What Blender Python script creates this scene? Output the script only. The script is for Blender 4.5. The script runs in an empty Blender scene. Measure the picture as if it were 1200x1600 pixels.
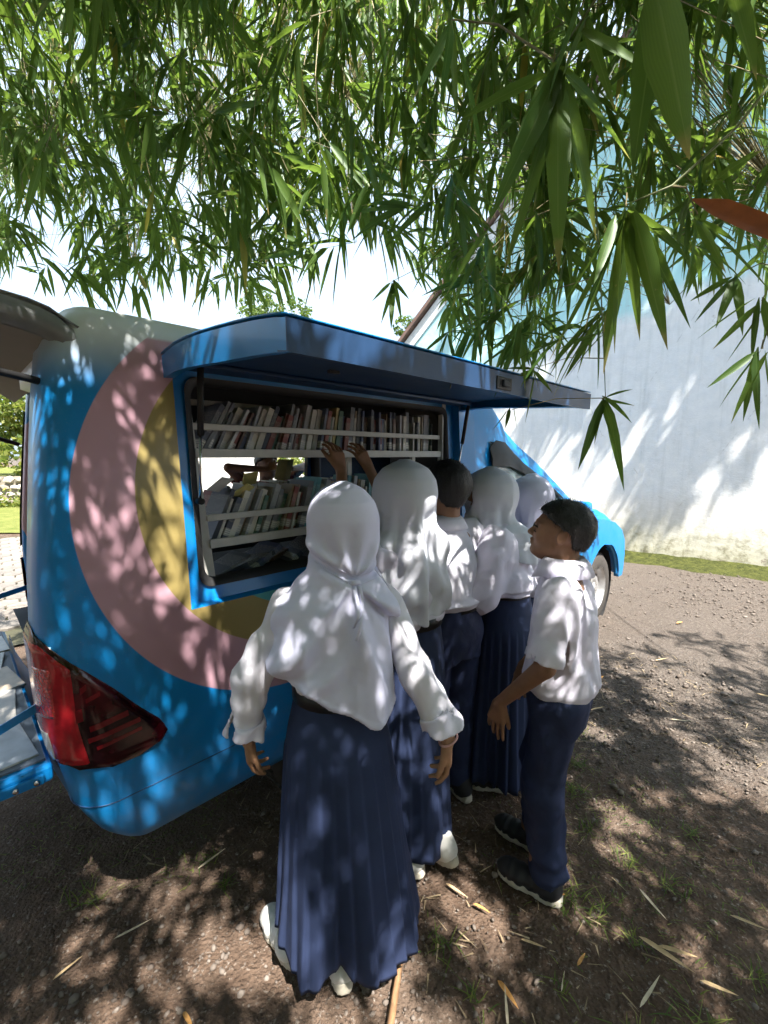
import bpy, bmesh, math, random
import numpy as np
from mathutils import Vector, Matrix, Euler

random.seed(7)
RNG = np.random.default_rng(7)
PI = math.pi
rad = math.radians
SC = bpy.context.scene
COL = SC.collection

# ------------------------------------------------------------------ camera
cam_d = bpy.data.cameras.new('camera')
cam = bpy.data.objects.new('camera', cam_d)
COL.objects.link(cam)
CAM_H = 1.66
PITCH = math.atan(88 / 690.0)
cam.location = (0, 0, CAM_H)
cam.rotation_euler = (PI / 2 - PITCH, 0, 0)
cam_d.sensor_fit = 'HORIZONTAL'
cam_d.sensor_width = 36.0
cam_d.lens = 36.0 * 690 / 1200
cam_d.clip_start = 0.02
cam_d.clip_end = 900
SC.camera = cam

# ------------------------------------------------------------------ light
SUN_DIR = Vector((0.22, -0.45, 0.86)).normalized()      # towards the sun
SUN_EL = math.asin(SUN_DIR.z)
SUN_AZ = math.atan2(SUN_DIR.x, SUN_DIR.y)               # from +Y, clockwise
world = bpy.data.worlds.new('World')
SC.world = world
world.use_nodes = True
wn = world.node_tree.nodes
wl = world.node_tree.links
wn.clear()
w_out = wn.new('ShaderNodeOutputWorld')
w_bg = wn.new('ShaderNodeBackground')
w_sky = wn.new('ShaderNodeTexSky')
w_sky.sky_type = 'NISHITA'
w_sky.sun_disc = False
w_sky.sun_elevation = SUN_EL
w_sky.sun_rotation = SUN_AZ
w_sky.air_density = 1.0
w_sky.dust_density = 3.5
w_sky.ozone_density = 1.0
w_bg.inputs['Strength'].default_value = 0.15
# thin bright cloud veil over the whole sky
w_tc = wn.new('ShaderNodeTexCoord')
w_noise = wn.new('ShaderNodeTexNoise')
w_noise.inputs['Scale'].default_value = 2.2
w_noise.inputs['Detail'].default_value = 6
w_ramp = wn.new('ShaderNodeMapRange')
w_ramp.inputs[1].default_value = 0.3
w_ramp.inputs[2].default_value = 0.62
w_ramp.inputs[3].default_value = 0.35
w_ramp.inputs[4].default_value = 0.95
w_mix = wn.new('ShaderNodeMix')
w_mix.data_type = 'RGBA'
w_mix.inputs[7].default_value = (2.2, 2.7, 3.2, 1)
wl.new(w_tc.outputs['Generated'], w_noise.inputs['Vector'])
wl.new(w_noise.outputs['Fac'], w_ramp.inputs[0])
wl.new(w_ramp.outputs[0], w_mix.inputs[0])
wl.new(w_sky.outputs['Color'], w_mix.inputs[6])
wl.new(w_mix.outputs[2], w_bg.inputs['Color'])
wl.new(w_bg.outputs[0], w_out.inputs['Surface'])

sun_d = bpy.data.lights.new('sun', 'SUN')
sun_d.energy = 5.0
sun_d.angle = rad(0.5)
sun_d.color = (1.0, 0.95, 0.87)
sun = bpy.data.objects.new('sun', sun_d)
COL.objects.link(sun)
sun.location = SUN_DIR * 30
sun.rotation_euler = SUN_DIR.to_track_quat('Z', 'Y').to_euler()

SC.view_settings.view_transform = 'Standard'
SC.view_settings.look = 'None'
SC.view_settings.gamma = 1
SC.view_settings.use_curve_mapping = False
SC.view_settings.exposure = 1.88
SC.render.engine = 'CYCLES'
SC.cycles.use_denoising = True
SC.cycles.max_bounces = 5
SC.cycles.diffuse_bounces = 3
SC.cycles.glossy_bounces = 2
SC.cycles.transmission_bounces = 3
SC.cycles.transparent_max_bounces = 4
SC.cycles.caustics_reflective = False
SC.cycles.caustics_refractive = False
SC.cycles.use_adaptive_sampling = True
SC.cycles.adaptive_threshold = 0.03
SC.cycles.use_light_tree = False
SC.cycles.sample_clamp_indirect = 6

# ------------------------------------------------------------------ helpers
def tag(o, label=None, cat=None, group=None, kind=None):
    if label: o['label'] = label
    if cat: o['category'] = cat
    if group: o['group'] = group
    if kind: o['kind'] = kind
    return o

def empty(name, loc=(0, 0, 0), rz=0.0, label=None, cat=None, group=None):
    o = bpy.data.objects.new(name, None)
    o.empty_display_size = 0.1
    COL.objects.link(o)
    o.location = loc
    o.rotation_euler = (0, 0, rz)
    return tag(o, label, cat, group)

def mesh_obj(name, verts, faces, mat, parent=None, smooth=False):
    me = bpy.data.meshes.new(name)
    me.from_pydata([tuple(v) for v in verts], [], [tuple(f) for f in faces])
    return link_mesh(name, me, mat, parent, smooth)

def link_mesh(name, me, mat, parent=None, smooth=False):
    if mat is not None and not me.materials:
        me.materials.append(mat)
    if smooth:
        me.polygons.foreach_set('use_smooth', np.ones(len(me.polygons), dtype=bool))
    me.update()
    o = bpy.data.objects.new(name, me)
    COL.objects.link(o)
    if parent is not None:
        o.parent = parent
    return o

def np_mesh(name, V, Fq):
    """fast mesh from an (n,3) array and an (m,k) face array of one face size"""
    me = bpy.data.meshes.new(name)
    V = np.asarray(V, dtype=np.float32)
    Fq = np.asarray(Fq, dtype=np.int32)
    k = Fq.shape[1]
    me.vertices.add(len(V))
    me.vertices.foreach_set('co', V.ravel())
    me.loops.add(Fq.size)
    me.loops.foreach_set('vertex_index', Fq.ravel())
    me.polygons.add(len(Fq))
    me.polygons.foreach_set('loop_start', np.arange(0, Fq.size, k, dtype=np.int32))
    me.polygons.foreach_set('loop_total', np.full(len(Fq), k, dtype=np.int32))
    me.update(calc_edges=True)
    return me

def point_attr(me, name, values):
    a = me.attributes.new(name, 'FLOAT', 'POINT')
    a.data.foreach_set('value', np.asarray(values, dtype=np.float32))

class MB:
    """collects boxes, tubes, grids; build() links them as one mesh"""
    def __init__(self):
        self.v = []; self.f = []
    def add(self, vs, fs):
        b = len(self.v)
        self.v += [tuple(x) for x in vs]
        self.f += [tuple(i + b for i in q) for q in fs]
        return self
    def box(self, lo, hi, M=None):
        x0, y0, z0 = lo; x1, y1, z1 = hi
        vs = [Vector(p) for p in ((x0,y0,z0),(x1,y0,z0),(x1,y1,z0),(x0,y1,z0),(x0,y0,z1),(x1,y0,z1),(x1,y1,z1),(x0,y1,z1))]
        if M is not None: vs = [M @ p for p in vs]
        return self.add(vs, [(3,2,1,0),(4,5,6,7),(0,1,5,4),(1,2,6,5),(2,3,7,6),(3,0,4,7)])
    def tube(self, pts, r, n=8, caps=True):
        pts = [Vector(p) for p in pts]
        rs = r if hasattr(r, '__len__') else [r] * len(pts)
        rings = []
        prev = None
        for i, p in enumerate(pts):
            d = (pts[min(i+1, len(pts)-1)] - pts[max(i-1, 0)]).normalized()
            if prev is None:
                a = d.orthogonal().normalized()
            else:
                a = (prev - d * prev.dot(d)).normalized()
            prev = a
            b = d.cross(a)
            rings.append([p + (a*math.cos(2*PI*k/n) + b*math.sin(2*PI*k/n)) * rs[i] for k in range(n)])
        vs = [q for R in rings for q in R]
        fs = []
        for i in range(len(rings)-1):
            for k in range(n):
                fs.append((i*n+k, i*n+(k+1)%n, (i+1)*n+(k+1)%n, (i+1)*n+k))
        if caps:
            fs.append(tuple(range(n-1, -1, -1)))
            fs.append(tuple((len(rings)-1)*n+k for k in range(n)))
        return self.add(vs, fs)
    def grid(self, rows, closed=False):
        """rows: list of equally long lists of points"""
        m = len(rows[0])
        vs = [p for r in rows for p in r]
        fs = []
        for i in range(len(rows)-1):
            for k in range(m if closed else m-1):
                fs.append((i*m+k, i*m+(k+1)%m, (i+1)*m+(k+1)%m, (i+1)*m+k))
        return self.add(vs, fs)
    def build(self, name, mat, parent=None, smooth=False, bevel=0.0, solid=0.0, auto=None):
        o = mesh_obj(name, self.v, self.f, mat, parent, smooth)
        if solid:
            m = o.modifiers.new('thickness', 'SOLIDIFY'); m.thickness = solid; m.offset = -1
        if bevel:
            m = o.modifiers.new('bevel', 'BEVEL'); m.width = bevel; m.segments = 2; m.limit_method = 'ANGLE'
        return o

# ------------------------------------------------------------------ materials
MATS = {}
class NT:
    def __init__(self, name):
        m = bpy.data.materials.new(name); m.use_nodes = True
        self.m = m; self.n = m.node_tree.nodes; self.l = m.node_tree.links
        self.n.clear()
        self.out = self.n.new('ShaderNodeOutputMaterial')
        MATS[name] = m
    def node(self, t, **kw):
        x = self.n.new(t)
        for k, v in kw.items(): setattr(x, k, v)
        return x
    def link(self, a, b): self.l.new(a, b)
    def val(self, sock, v):
        if hasattr(v, 'is_linked') or hasattr(v, 'links'): self.l.new(v, sock)
        else: sock.default_value = v
    def math(self, op, a, b=0.0, c=None, clamp=False):
        x = self.node('ShaderNodeMath', operation=op); x.use_clamp = clamp
        self.val(x.inputs[0], a); self.val(x.inputs[1], b)
        if c is not None: self.val(x.inputs[2], c)
        return x.outputs[0]
    def mix(self, fac, a, b, blend='MIX'):
        x = self.node('ShaderNodeMix', data_type='RGBA', blend_type=blend)
        self.val(x.inputs[0], fac)
        for s, v in ((x.inputs[6], a), (x.inputs[7], b)):
            if isinstance(v, tuple): s.default_value = v if len(v) == 4 else (*v, 1)
            else: self.l.new(v, s)
        return x.outputs[2]
    def range(self, v, a, b, c=0.0, d=1.0, smooth=False):
        x = self.node('ShaderNodeMapRange')
        if smooth: x.interpolation_type = 'SMOOTHSTEP'
        self.val(x.inputs[0], v)
        for i, q in enumerate((a, b, c, d)): x.inputs[i+1].default_value = q
        return x.outputs[0]
    def noise(self, scale, detail=3, rough=0.55, vec=None, dist=0.0):
        x = self.node('ShaderNodeTexNoise')
        x.inputs['Scale'].default_value = scale; x.inputs['Detail'].default_value = detail
        x.inputs['Roughness'].default_value = rough; x.inputs['Distortion'].default_value = dist
        if vec is not None: self.l.new(vec, x.inputs['Vector'])
        return x.outputs['Fac']
    def obj(self):
        return self.node('ShaderNodeTexCoord').outputs['Object']
    def sep(self, v):
        x = self.node('ShaderNodeSeparateXYZ'); self.l.new(v, x.inputs[0]); return x.outputs
    def scale(self, v, s):
        x = self.node('ShaderNodeMapping'); self.l.new(v, x.inputs[0]); x.inputs['Scale'].default_value = s; return x.outputs[0]
    def bump(self, h, strength=0.3, dist=0.01, normal=None):
        x = self.node('ShaderNodeBump'); x.inputs['Strength'].default_value = strength; x.inputs['Distance'].default_value = dist
        self.l.new(h, x.inputs['Height'])
        if normal is not None: self.l.new(normal, x.inputs['Normal'])
        return x.outputs[0]
    def bsdf(self, color, rough=0.6, metal=0.0, spec=0.5, coat=0.0, normal=None, sss=0.0, sheen=0.0):
        x = self.node('ShaderNodeBsdfPrincipled')
        if isinstance(color, tuple): x.inputs['Base Color'].default_value = color if len(color) == 4 else (*color, 1)
        else: self.l.new(color, x.inputs['Base Color'])
        self.val(x.inputs['Roughness'], rough)
        x.inputs['Metallic'].default_value = metal
        x.inputs['Specular IOR Level'].default_value = spec
        x.inputs['Coat Weight'].default_value = coat
        x.inputs['Coat Roughness'].default_value = 0.06
        if sheen:
            x.inputs['Sheen Weight'].default_value = sheen
        if sss:
            x.inputs['Subsurface Weight'].default_value = sss
            x.inputs['Subsurface Scale'].default_value = 0.01
            x.inputs['Subsurface Radius'].default_value = (1.0, 0.4, 0.2)
        if normal is not None: self.l.new(normal, x.inputs['Normal'])
        self.l.new(x.outputs[0], self.out.inputs['Surface'])
        return x

def plain(name, color, rough=0.6, metal=0.0, var=0.12, scale=18.0, bump=0.0, spec=0.5, coat=0.0):
    """one colour with a little grain and wear"""
    t = NT(name)
    o = t.obj()
    nz = t.noise(scale, 4, 0.6, o)
    dark = tuple(c * (1 - var) for c in color)
    lite = tuple(min(1, c * (1 + var)) for c in color)
    c = t.mix(t.range(nz, 0.3, 0.7), dark, lite)
    nm = t.bump(t.noise(scale * 6, 3, 0.6, o), bump, 0.004) if bump else None
    t.bsdf(c, t.range(nz, 0.3, 0.7, rough * 0.9, min(1, rough * 1.12)), metal, spec, coat, nm)
    return t.m

def cloth(name, color, var=0.08, weave=900.0, fold=0.0, rough=0.85, sheen=0.0, crease=1.0):
    t = NT(name)
    o = t.obj()
    nz = t.noise(7, 4, 0.6, o)
    c = t.mix(t.range(nz, 0.3, 0.7), tuple(x * (1 - var) for x in color), tuple(min(1, x * (1 + var)) for x in color))
    b1 = t.noise(8, 2, 0.45, o, 0.5)
    b1 = t.math('ABSOLUTE', t.math('SUBTRACT', b1, 0.5))
    n0 = t.bump(t.noise(30, 3, 0.55, o, 0.6), 0.3 * crease, 0.006)
    n1 = t.bump(b1, 0.5 * crease, 0.03 + fold, n0)
    n2 = t.bump(t.noise(weave, 1, 0.5, o), 0.12, 0.001, n1)
    t.bsdf(c, rough, 0, 0.25, 0, n2, sheen=sheen)
    return t.m

# value noise on arrays
_LAT = np.random.default_rng(3).random((32, 32, 32)).astype(np.float32) * 2 - 1
def vnoise(P, freq, seed=0):
    q = np.asarray(P, dtype=np.float32) * np.asarray(freq, dtype=np.float32) + np.float32(seed * 7.31)
    i = np.floor(q).astype(np.int64); f = q - i
    f = f * f * (3 - 2 * f)
    i0 = i & 31; i1 = (i + 1) & 31
    x0, y0, z0 = i0[:, 0], i0[:, 1], i0[:, 2]; x1, y1, z1 = i1[:, 0], i1[:, 1], i1[:, 2]
    fx, fy, fz = f[:, 0], f[:, 1], f[:, 2]
    def L(a, b, t): return a + (b - a) * t
    return L(L(L(_LAT[x0,y0,z0], _LAT[x1,y0,z0], fx), L(_LAT[x0,y1,z0], _LAT[x1,y1,z0], fx), fy),
             L(L(_LAT[x0,y0,z1], _LAT[x1,y0,z1], fx), L(_LAT[x0,y1,z1], _LAT[x1,y1,z1], fx), fy), fz)
# ================================================================== SETTING
# ---- soil
t = NT('soil')
o = t.obj()
n1 = t.noise(1.3, 5, 0.6, o); n2 = t.noise(9, 6, 0.65, o); n3 = t.noise(60, 4, 0.7, o); n4 = t.noise(220, 2, 0.6, o)
c = t.mix(t.range(n2, 0.32, 0.68), (0.066, 0.042, 0.029), (0.150, 0.102, 0.074))
c = t.mix(t.range(n1, 0.42, 0.62), c, (0.128, 0.092, 0.070))
c = t.mix(t.range(n3, 0.58, 0.72), c, (0.30, 0.26, 0.225))
c = t.mix(t.range(n4, 0.62, 0.7), c, (0.06, 0.045, 0.035))
sx = t.sep(o)
yard = t.range(t.math('ADD', t.math('ADD', t.math('MULTIPLY', sx[0], .8), t.math('MULTIPLY', sx[1], .7)), t.math('MULTIPLY', n1, 1.6)), 2.9, 4.0, smooth=True)
grv = t.mix(t.range(n3, .35, .65), (0.066, 0.058, 0.052), (0.150, 0.134, 0.120))
c = t.mix(t.math('MULTIPLY', yard, .7), c, grv)
vz = t.node('ShaderNodeTexVoronoi'); vz.inputs['Scale'].default_value = 75
t.link(o, vz.inputs['Vector'])
hb = t.math('ADD', t.math('MULTIPLY', n3, 0.8), t.math('MULTIPLY', vz.outputs['Distance'], -0.5))
nm = t.bump(hb, 0.9, 0.02, t.bump(n2, 0.6, 0.05))
t.bsdf(c, 0.93, 0, 0.2, 0, nm)
SOIL = t.m

# ground sheet: fine and uneven near the camera, reaching far out
def axis(lim_in, step, outer):
    a = list(np.arange(-lim_in, lim_in + 1e-6, step)); s = step; x = lim_in; ext = []
    while x < outer:
        s *= 1.5; x += s; ext.append(x)
    return np.array([-e for e in ext[::-1]] + a + ext)
gx = axis(4.0, 0.05, 320); gy = axis(4.0, 0.05, 320) + 2.0
X, Y = np.meshgrid(gx, gy, indexing='ij')
Pn = np.stack([X.ravel(), Y.ravel(), np.zeros(X.size)], 1)
Z = vnoise(Pn, (0.9, 0.9, 1), 1) * 0.018 + vnoise(Pn, (4, 4, 1), 2) * 0.008 + vnoise(Pn, (11, 11, 1), 5) * 0.004
near = np.clip(1.2 - np.hypot(X.ravel(), Y.ravel() - 2) / 6.0, 0, 1)
Z = Z * near - 0.008
V = np.stack([X.ravel(), Y.ravel(), Z], 1)
nx, ny = len(gx), len(gy)
I = np.arange(nx * ny).reshape(nx, ny)
Fq = np.stack([I[:-1, :-1], I[1:, :-1], I[1:, 1:], I[:-1, 1:]], -1).reshape(-1, 4)
me = np_mesh('ground', V, Fq)
ground = tag(link_mesh('ground', me, SOIL, None, True), kind='structure')

# ---- gravel (uncountable small stones, joined)
t = NT('gravel_stone')
at = t.node('ShaderNodeAttribute', attribute_name='rnd')
c = t.mix(at.outputs['Fac'], (0.07, 0.055, 0.046), (0.27, 0.235, 0.205))
c = t.mix(t.noise(90, 3, 0.6, t.obj()), c, (0.16, 0.13, 0.11))
t.bsdf(c, 0.9, 0, 0.25, 0, t.bump(t.noise(160, 3, 0.6, t.obj()), 0.4, 0.004))
GRAVEL = t.m
ICO = [(0,0,1),(0.894,0,0.447),(0.276,0.851,0.447),(-0.724,0.526,0.447),(-0.724,-0.526,0.447),(0.276,-0.851,0.447),(0.724,0.526,-0.447),(-0.276,0.851,-0.447),(-0.894,0,-0.447),(-0.276,-0.851,-0.447),(0.724,-0.526,-0.447),(0,0,-1)]
ICF = [(0,1,2),(0,2,3),(0,3,4),(0,4,5),(0,5,1),(1,6,2),(2,6,7),(2,7,3),(3,7,8),(3,8,4),(4,8,9),(4,9,5),(5,9,10),(5,10,1),(1,10,6),(11,7,6),(11,8,7),(11,9,8),(11,10,9),(11,6,10)]
ICO = np.array(ICO); ICF = np.array(ICF)
def stones(n, xy, size):
    r = RNG
    S = (size[:, None] * r.uniform(0.55, 1.25, (n, 3)))
    S[:, 2] *= 0.7
    a = r.uniform(0, 2 * PI, n)
    base = ICO[None] * r.uniform(0.75, 1.2, (n, 12, 1)) * S[:, None, :]
    ca, sa = np.cos(a)[:, None], np.sin(a)[:, None]
    x = base[..., 0] * ca - base[..., 1] * sa; y = base[..., 0] * sa + base[..., 1] * ca
    V = np.stack([x + xy[:, :1], y + xy[:, 1:], base[..., 2] + S[:, 2:3] * 0.25], -1).reshape(-1, 3)
    F_ = (ICF[None] + (np.arange(n) * 12)[:, None, None]).reshape(-1, 3)
    return V, F_
def gravel_xy(n, x0, x1, y0, y1, s0, s1, dens):
    xy = np.stack([RNG.uniform(x0, x1, n * 3), RNG.uniform(y0, y1, n * 3)], 1)
    d = vnoise(np.c_[xy, np.zeros(len(xy))], (1.1, 1.1, 1), 9) + dens
    xy = xy[(RNG.random(len(xy)) < np.clip(d, 0.05, 1))][:n]
    sz = np.clip(RNG.lognormal(math.log(s0), 0.45, len(xy)), s0 * 0.4, s1)
    return xy, sz
VV, FF, RR = [], [], []; off = 0
for args in ((5200, -2.2, 2.2, 0.75, 3.2, 0.0046, 0.017, 0.25), (2400, 0.9, 5.0, 2.2, 6.2, 0.0085, 0.022, 0.5), (900, -1.4, 0.1, 0.95, 2.0, 0.0065, 0.014, 0.2)):
    xy, sz = gravel_xy(*args)
    v, f_ = stones(len(xy), xy, sz)
    VV.append(v); FF.append(f_ + off); off += len(v)
    RR.append(np.repeat(RNG.random(len(xy)) ** 1.6, 12))
me = np_mesh('gravel', np.concatenate(VV), np.concatenate(FF))
point_attr(me, 'rnd', np.concatenate(RR))
tag(link_mesh('gravel', me, GRAVEL), 'loose grey gravel scattered over the brown soil', 'gravel', kind='stuff')

# ---- grass tufts on the soil (uncountable blades)
t = NT('grass_blade')
at = t.node('ShaderNodeAttribute', attribute_name='rnd')
c = t.mix(at.outputs['Fac'], (0.05, 0.11, 0.018), (0.22, 0.24, 0.06))
x = t.bsdf(c, 0.6, 0, 0.3)
tr = t.node('ShaderNodeBsdfTranslucent'); t.link(c, tr.inputs[0])
ms = t.node('ShaderNodeMixShader'); ms.inputs[0].default_value = 0.35
t.link(x.outputs[0], ms.inputs[1]); t.link(tr.outputs[0], ms.inputs[2]); t.link(ms.outputs[0], t.out.inputs['Surface'])
GRASS = t.m
def blades(base, direc, L, W, seg=3, droop=0.5):
    """base (n,3), direc (n,3) unit, L, W (n): bent tapering strips -> V, F(quads)"""
    n = len(base)
    side = np.cross(direc, np.array([0, 0, 1.0])); nrm = np.linalg.norm(side, axis=1, keepdims=True)
    side = np.where(nrm > 1e-3, side / np.maximum(nrm, 1e-6), np.array([[1.0, 0, 0]]))
    rows = []
    for i in range(seg + 1):
        u = i / seg
        p = base + direc * (L * u)[:, None]
        p = p - np.array([0, 0, 1.0]) * (L * droop * u * u)[:, None]
        p[:, 2] = np.maximum(p[:, 2], base[:, 2] * 0 + 0.004)
        w = (W * (1 - u ** 1.6) * 0.5 + 0.0002)[:, None]
        rows.append(p - side * w); rows.append(p + side * w)
    V = np.stack(rows, 1).reshape(-1, 3)
    k = 2 * (seg + 1)
    F_ = np.array([[2*i, 2*i+1, 2*i+3, 2*i+2] for i in range(seg)])
    F_ = (F_[None] + (np.arange(n) * k)[:, None, None]).reshape(-1, 4)
    return V, F_, k
tufts = [(0.19,1.30,.8),(0.70,1.45,1.1),(0.78,1.42,.8),(0.80,1.95,1.0),(0.95,2.0,.9),(0.86,2.3,.7),(0.90,1.78,.6),(1.0,1.62,.7),(1.12,1.5,.8),(0.93,1.12,.9),(0.55,1.18,.5),(1.2,1.22,.7),(-0.62,1.52,.6),(-1.12,1.47,.9),(-0.72,1.62,.5),(1.35,1.75,.6),(0.28,1.16,.6),(0.86,1.32,.5),(1.05,2.2,.8),(1.2,2.5,.6),(0.45,1.05,.5),(0.72,1.06,.6)]
B, D_, L_, W_ = [], [], [], []
for (x_, y_, k_) in tufts:
    for i in range(int(34 * k_)):
        a = random.uniform(0, 2 * PI); el = random.uniform(0.25, 1.25)
        B.append((x_ + random.gauss(0, .03 * k_), y_ + random.gauss(0, .03 * k_), 0.0))
        D_.append((math.cos(a) * math.cos(el), math.sin(a) * math.cos(el), math.sin(el)))
        L_.append(random.uniform(.04, .11) * (0.6 + 0.5 * k_)); W_.append(random.uniform(.0025, .005))
for i in range(2300):       # short thin cover under the van and on the right
    if i < 1300: x_, y_ = random.uniform(-1.7, -0.75), random.uniform(1.5, 2.6)
    else: x_, y_ = random.gauss(1.05, .28), random.gauss(1.65, .45)
    a = random.uniform(0, 2 * PI); el = random.uniform(0.3, 1.2)
    B.append((x_, y_, 0)); D_.append((math.cos(a) * math.cos(el), math.sin(a) * math.cos(el), math.sin(el)))
    L_.append(random.uniform(.015, .05)); W_.append(random.uniform(.002, .0035))
V, F_, k = blades(np.array(B), np.array(D_), np.array(L_), np.array(W_), 3, 0.45)
me = np_mesh('grass', V, F_)
point_attr(me, 'rnd', np.repeat(RNG.random(len(B)), k))
tag(link_mesh('grass', me, GRASS), 'sparse green grass tufts growing through the soil', 'grass', kind='stuff')

# ---- dry fallen bamboo leaves and straw
DRY = [plain('dry_leaf_tan', (0.50, 0.36, 0.20), 0.8, var=0.25, scale=40), plain('dry_leaf_orange', (0.50, 0.26, 0.08), 0.8, var=0.25, scale=40), plain('dry_leaf_pale', (0.58, 0.50, 0.36), 0.8, var=0.2, scale=40)]
def leaf_mesh(name, L, W, curl, fold, mat, seg=8):
    rows = []
    for i in range(seg + 1):
        u = i / seg
        w = W * 0.5 * (math.sin(PI * u ** 0.62) ** 0.75 if 0 < u < 1 else 0.02)
        z = curl * u * u * L
        rows.append([(u * L, -w, z + fold * w), (u * L, 0, z), (u * L, w, z + fold * w)])
    mb = MB().grid(rows)
    me = bpy.data.meshes.new(name); me.from_pydata(mb.v, [], mb.f); me.materials.append(mat)
    me.polygons.foreach_set('use_smooth', np.ones(len(me.polygons), dtype=bool))
    return me
fall_me = [leaf_mesh('fallen_leaf', 0.14, 0.017, 0.05, 0.5, DRY[0]), leaf_mesh('fallen_leaf', 0.11, 0.02, -0.04, 0.7, DRY[1]), leaf_mesh('fallen_leaf', 0.15, 0.012, 0.08, 0.4, DRY[2])]
spots = [(0.88,1.33,-50,1.2,0),(0.77,1.13,35,.9,2),(0.36,1.2,-60,.8,1),(0.47,1.32,-20,.6,0),(0.36,1.08,80,.7,2),(0.55,1.17,60,.4,2),(1.0,1.2,-30,.7,0),(0.93,1.30,-25,.8,0),(-0.93,1.32,30,.8,2),(-1.05,1.2,50,.6,0),(0.63,1.24,40,.5,1),(0.24,1.52,-40,.7,0),(0.33,1.44,-30,.6,1),(-0.42,1.62,30,.6,0),(-0.75,1.58,40,.8,2),(0.64,1.47,10,.5,1),(1.35,2.7,15,.8,0),(1.8,2.6,-15,.9,2),(1.6,3.1,40,.8,1),(2.2,3.4,10,.9,0),(1.1,2.9,80,.8,1),(2.6,2.9,-40,1,0),(1.05,1.05,10,.8,0),(0.15,1.0,70,.6,2),(-0.3,1.02,20,.6,0),(-0.6,1.12,-40,.6,1),(0.98,1.5,-80,.9,2),(1.25,1.4,-35,.8,0),(2.9,4.2,30,1.1,1),(2.0,4.4,0,1.1,1)]
for (x_, y_, a, s_, k_) in spots:
    o = link_mesh('fallen_leaf', fall_me[k_], None)
    o.location = (x_, y_, 0.012); o.rotation_euler = (random.uniform(-.2, .2), random.uniform(-.12, .05), rad(a)); o.scale = (s_, s_, s_)
    lm = min((((-.14, 1.2), "the nearest girl's skirt"), ((.66, 1.5), "the profile boy's shoes"), ((-.8, 1.35), 'the rear bumper corner'), ((1.1, 1.2), 'the lower right corner'), ((.3, 1.05), 'the lower edge'), ((2.2, 3.4), 'the open gravel yard'), ((1.3, 2.7), 'the gravel beside the children'), ((.2, 1.5), "the girls' white shoes")), key=lambda q: math.hypot(q[0][0] - x_, q[0][1] - y_))
    tag(o, '%s %s dry bamboo leaf on the soil near %s' % ('short' if s_ < .65 else 'long' if s_ > .85 else 'mid-sized', ('tan', 'orange', 'pale')[k_], lm[1]), 'leaf', 'dry leaves on the ground')
# fine litter: straw, leaf scraps, twigs (uncountable)
n = 1500
B = np.stack([RNG.uniform(-1.6, 2.4, n), RNG.uniform(.85, 3.6, n), np.full(n, .006)], 1)
keep = vnoise(B, (1.3, 1.3, 1), 14) > -.25; B = B[keep]; n = len(B)
a = RNG.uniform(0, 2 * PI, n); D_ = np.stack([np.cos(a), np.sin(a), RNG.uniform(.0, .12, n)], 1)
V, F_, k = blades(B, D_, RNG.uniform(.012, .06, n) * (1 + .25 * B[:, 1]), RNG.uniform(.002, .007, n), 2, .05)
me = np_mesh('leaf_litter', V, F_); point_attr(me, 'rnd', np.repeat(RNG.random(n), k))
t = NT('litter'); at = t.node('ShaderNodeAttribute', attribute_name='rnd'); t.bsdf(t.mix(at.outputs['Fac'], (.10, .07, .045), (.42, .33, .21)), .9, 0, .1)
tag(link_mesh('leaf_litter', me, t.m), 'fine dry leaf scraps and straw scattered on the soil', 'litter', kind='stuff')
# a long dry culm-sheath strip in front of the near girl
mb = MB().grid([[(0, -.008, 0.004), (0, 0, .012), (0, .008, .004)], [(.16, -.010, .006), (.16, 0, .016), (.16, .010, .006)], [(.33, -.006, .01), (.33, 0, .018), (.33, .006, .01)], [(.42, -.001, .02), (.42, 0, .021), (.42, .001, .02)]])
o = mb.build('bamboo_strip', plain('dry_stalk', (0.27, 0.15, 0.075), 0.8, var=0.3, scale=30), smooth=True, solid=.003)
o.location = (0.0, 1.0, 0.012); o.rotation_euler = (0, 0, rad(78))
tag(o, 'long brown dry bamboo strip lying beside the nearest girl\'s hem', 'strip')

# ---- moss verge at the wall foot
t = NT('moss')
o = t.obj(); n1 = t.noise(14, 6, 0.7, o)
c = t.mix(t.range(n1, 0.35, 0.65), (0.032, 0.038, 0.014), (0.085, 0.092, 0.026))
t.bsdf(c, 0.95, 0, 0.1, 0, t.bump(n1, 1.0, 0.05))
MOSS = t.m
W0 = Vector((4.58, 6.72, 0)); WD = Vector((0.807, -0.59, 0)).normalized(); WN = Vector((-0.59, -0.807, 0)).normalized()
rows = []
for i in range(60):
    a = -7 + i * 0.2
    r_ = []
    for k in range(6):
        d = 0.45 * (1 - k / 5) + 0.0
        d += (0.06 * math.sin(a * 3.1) + 0.05 * math.sin(a * 7.7)) * (1 - k / 5)
        h = 0.11 * (k / 5) ** 1.5 + 0.012 * math.sin(a * 13 + k) + (0.0 if k else -0.02)
        p = W0 + WD * a + WN * d; r_.append((p.x, p.y, h))
    rows.append(r_)
tag(MB().grid(rows).build('moss_verge', MOSS, smooth=True), kind='structure')

# ---- white building with a gable
t = NT('wall_plaster')
o = t.obj(); s_ = t.sep(o)
n1 = t.noise(0.9, 5, 0.6, o); n2 = t.noise(6, 6, 0.7, o); n3 = t.noise(40, 3, 0.6, o)
c = t.mix(t.range(n2, 0.35, 0.7), (0.80, 0.80, 0.79), (0.70, 0.71, 0.71))
# pale turquoise field in the gable with a curved edge
ed = t.math('ADD', t.math('MULTIPLY', s_[0], 0.22), t.math('MULTIPLY', n1, 1.4))
teal = t.range(t.math('SUBTRACT', s_[2], ed), 3.1, 3.6, smooth=True)
c = t.mix(teal, c, (0.44, 0.72, 0.74))
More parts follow.
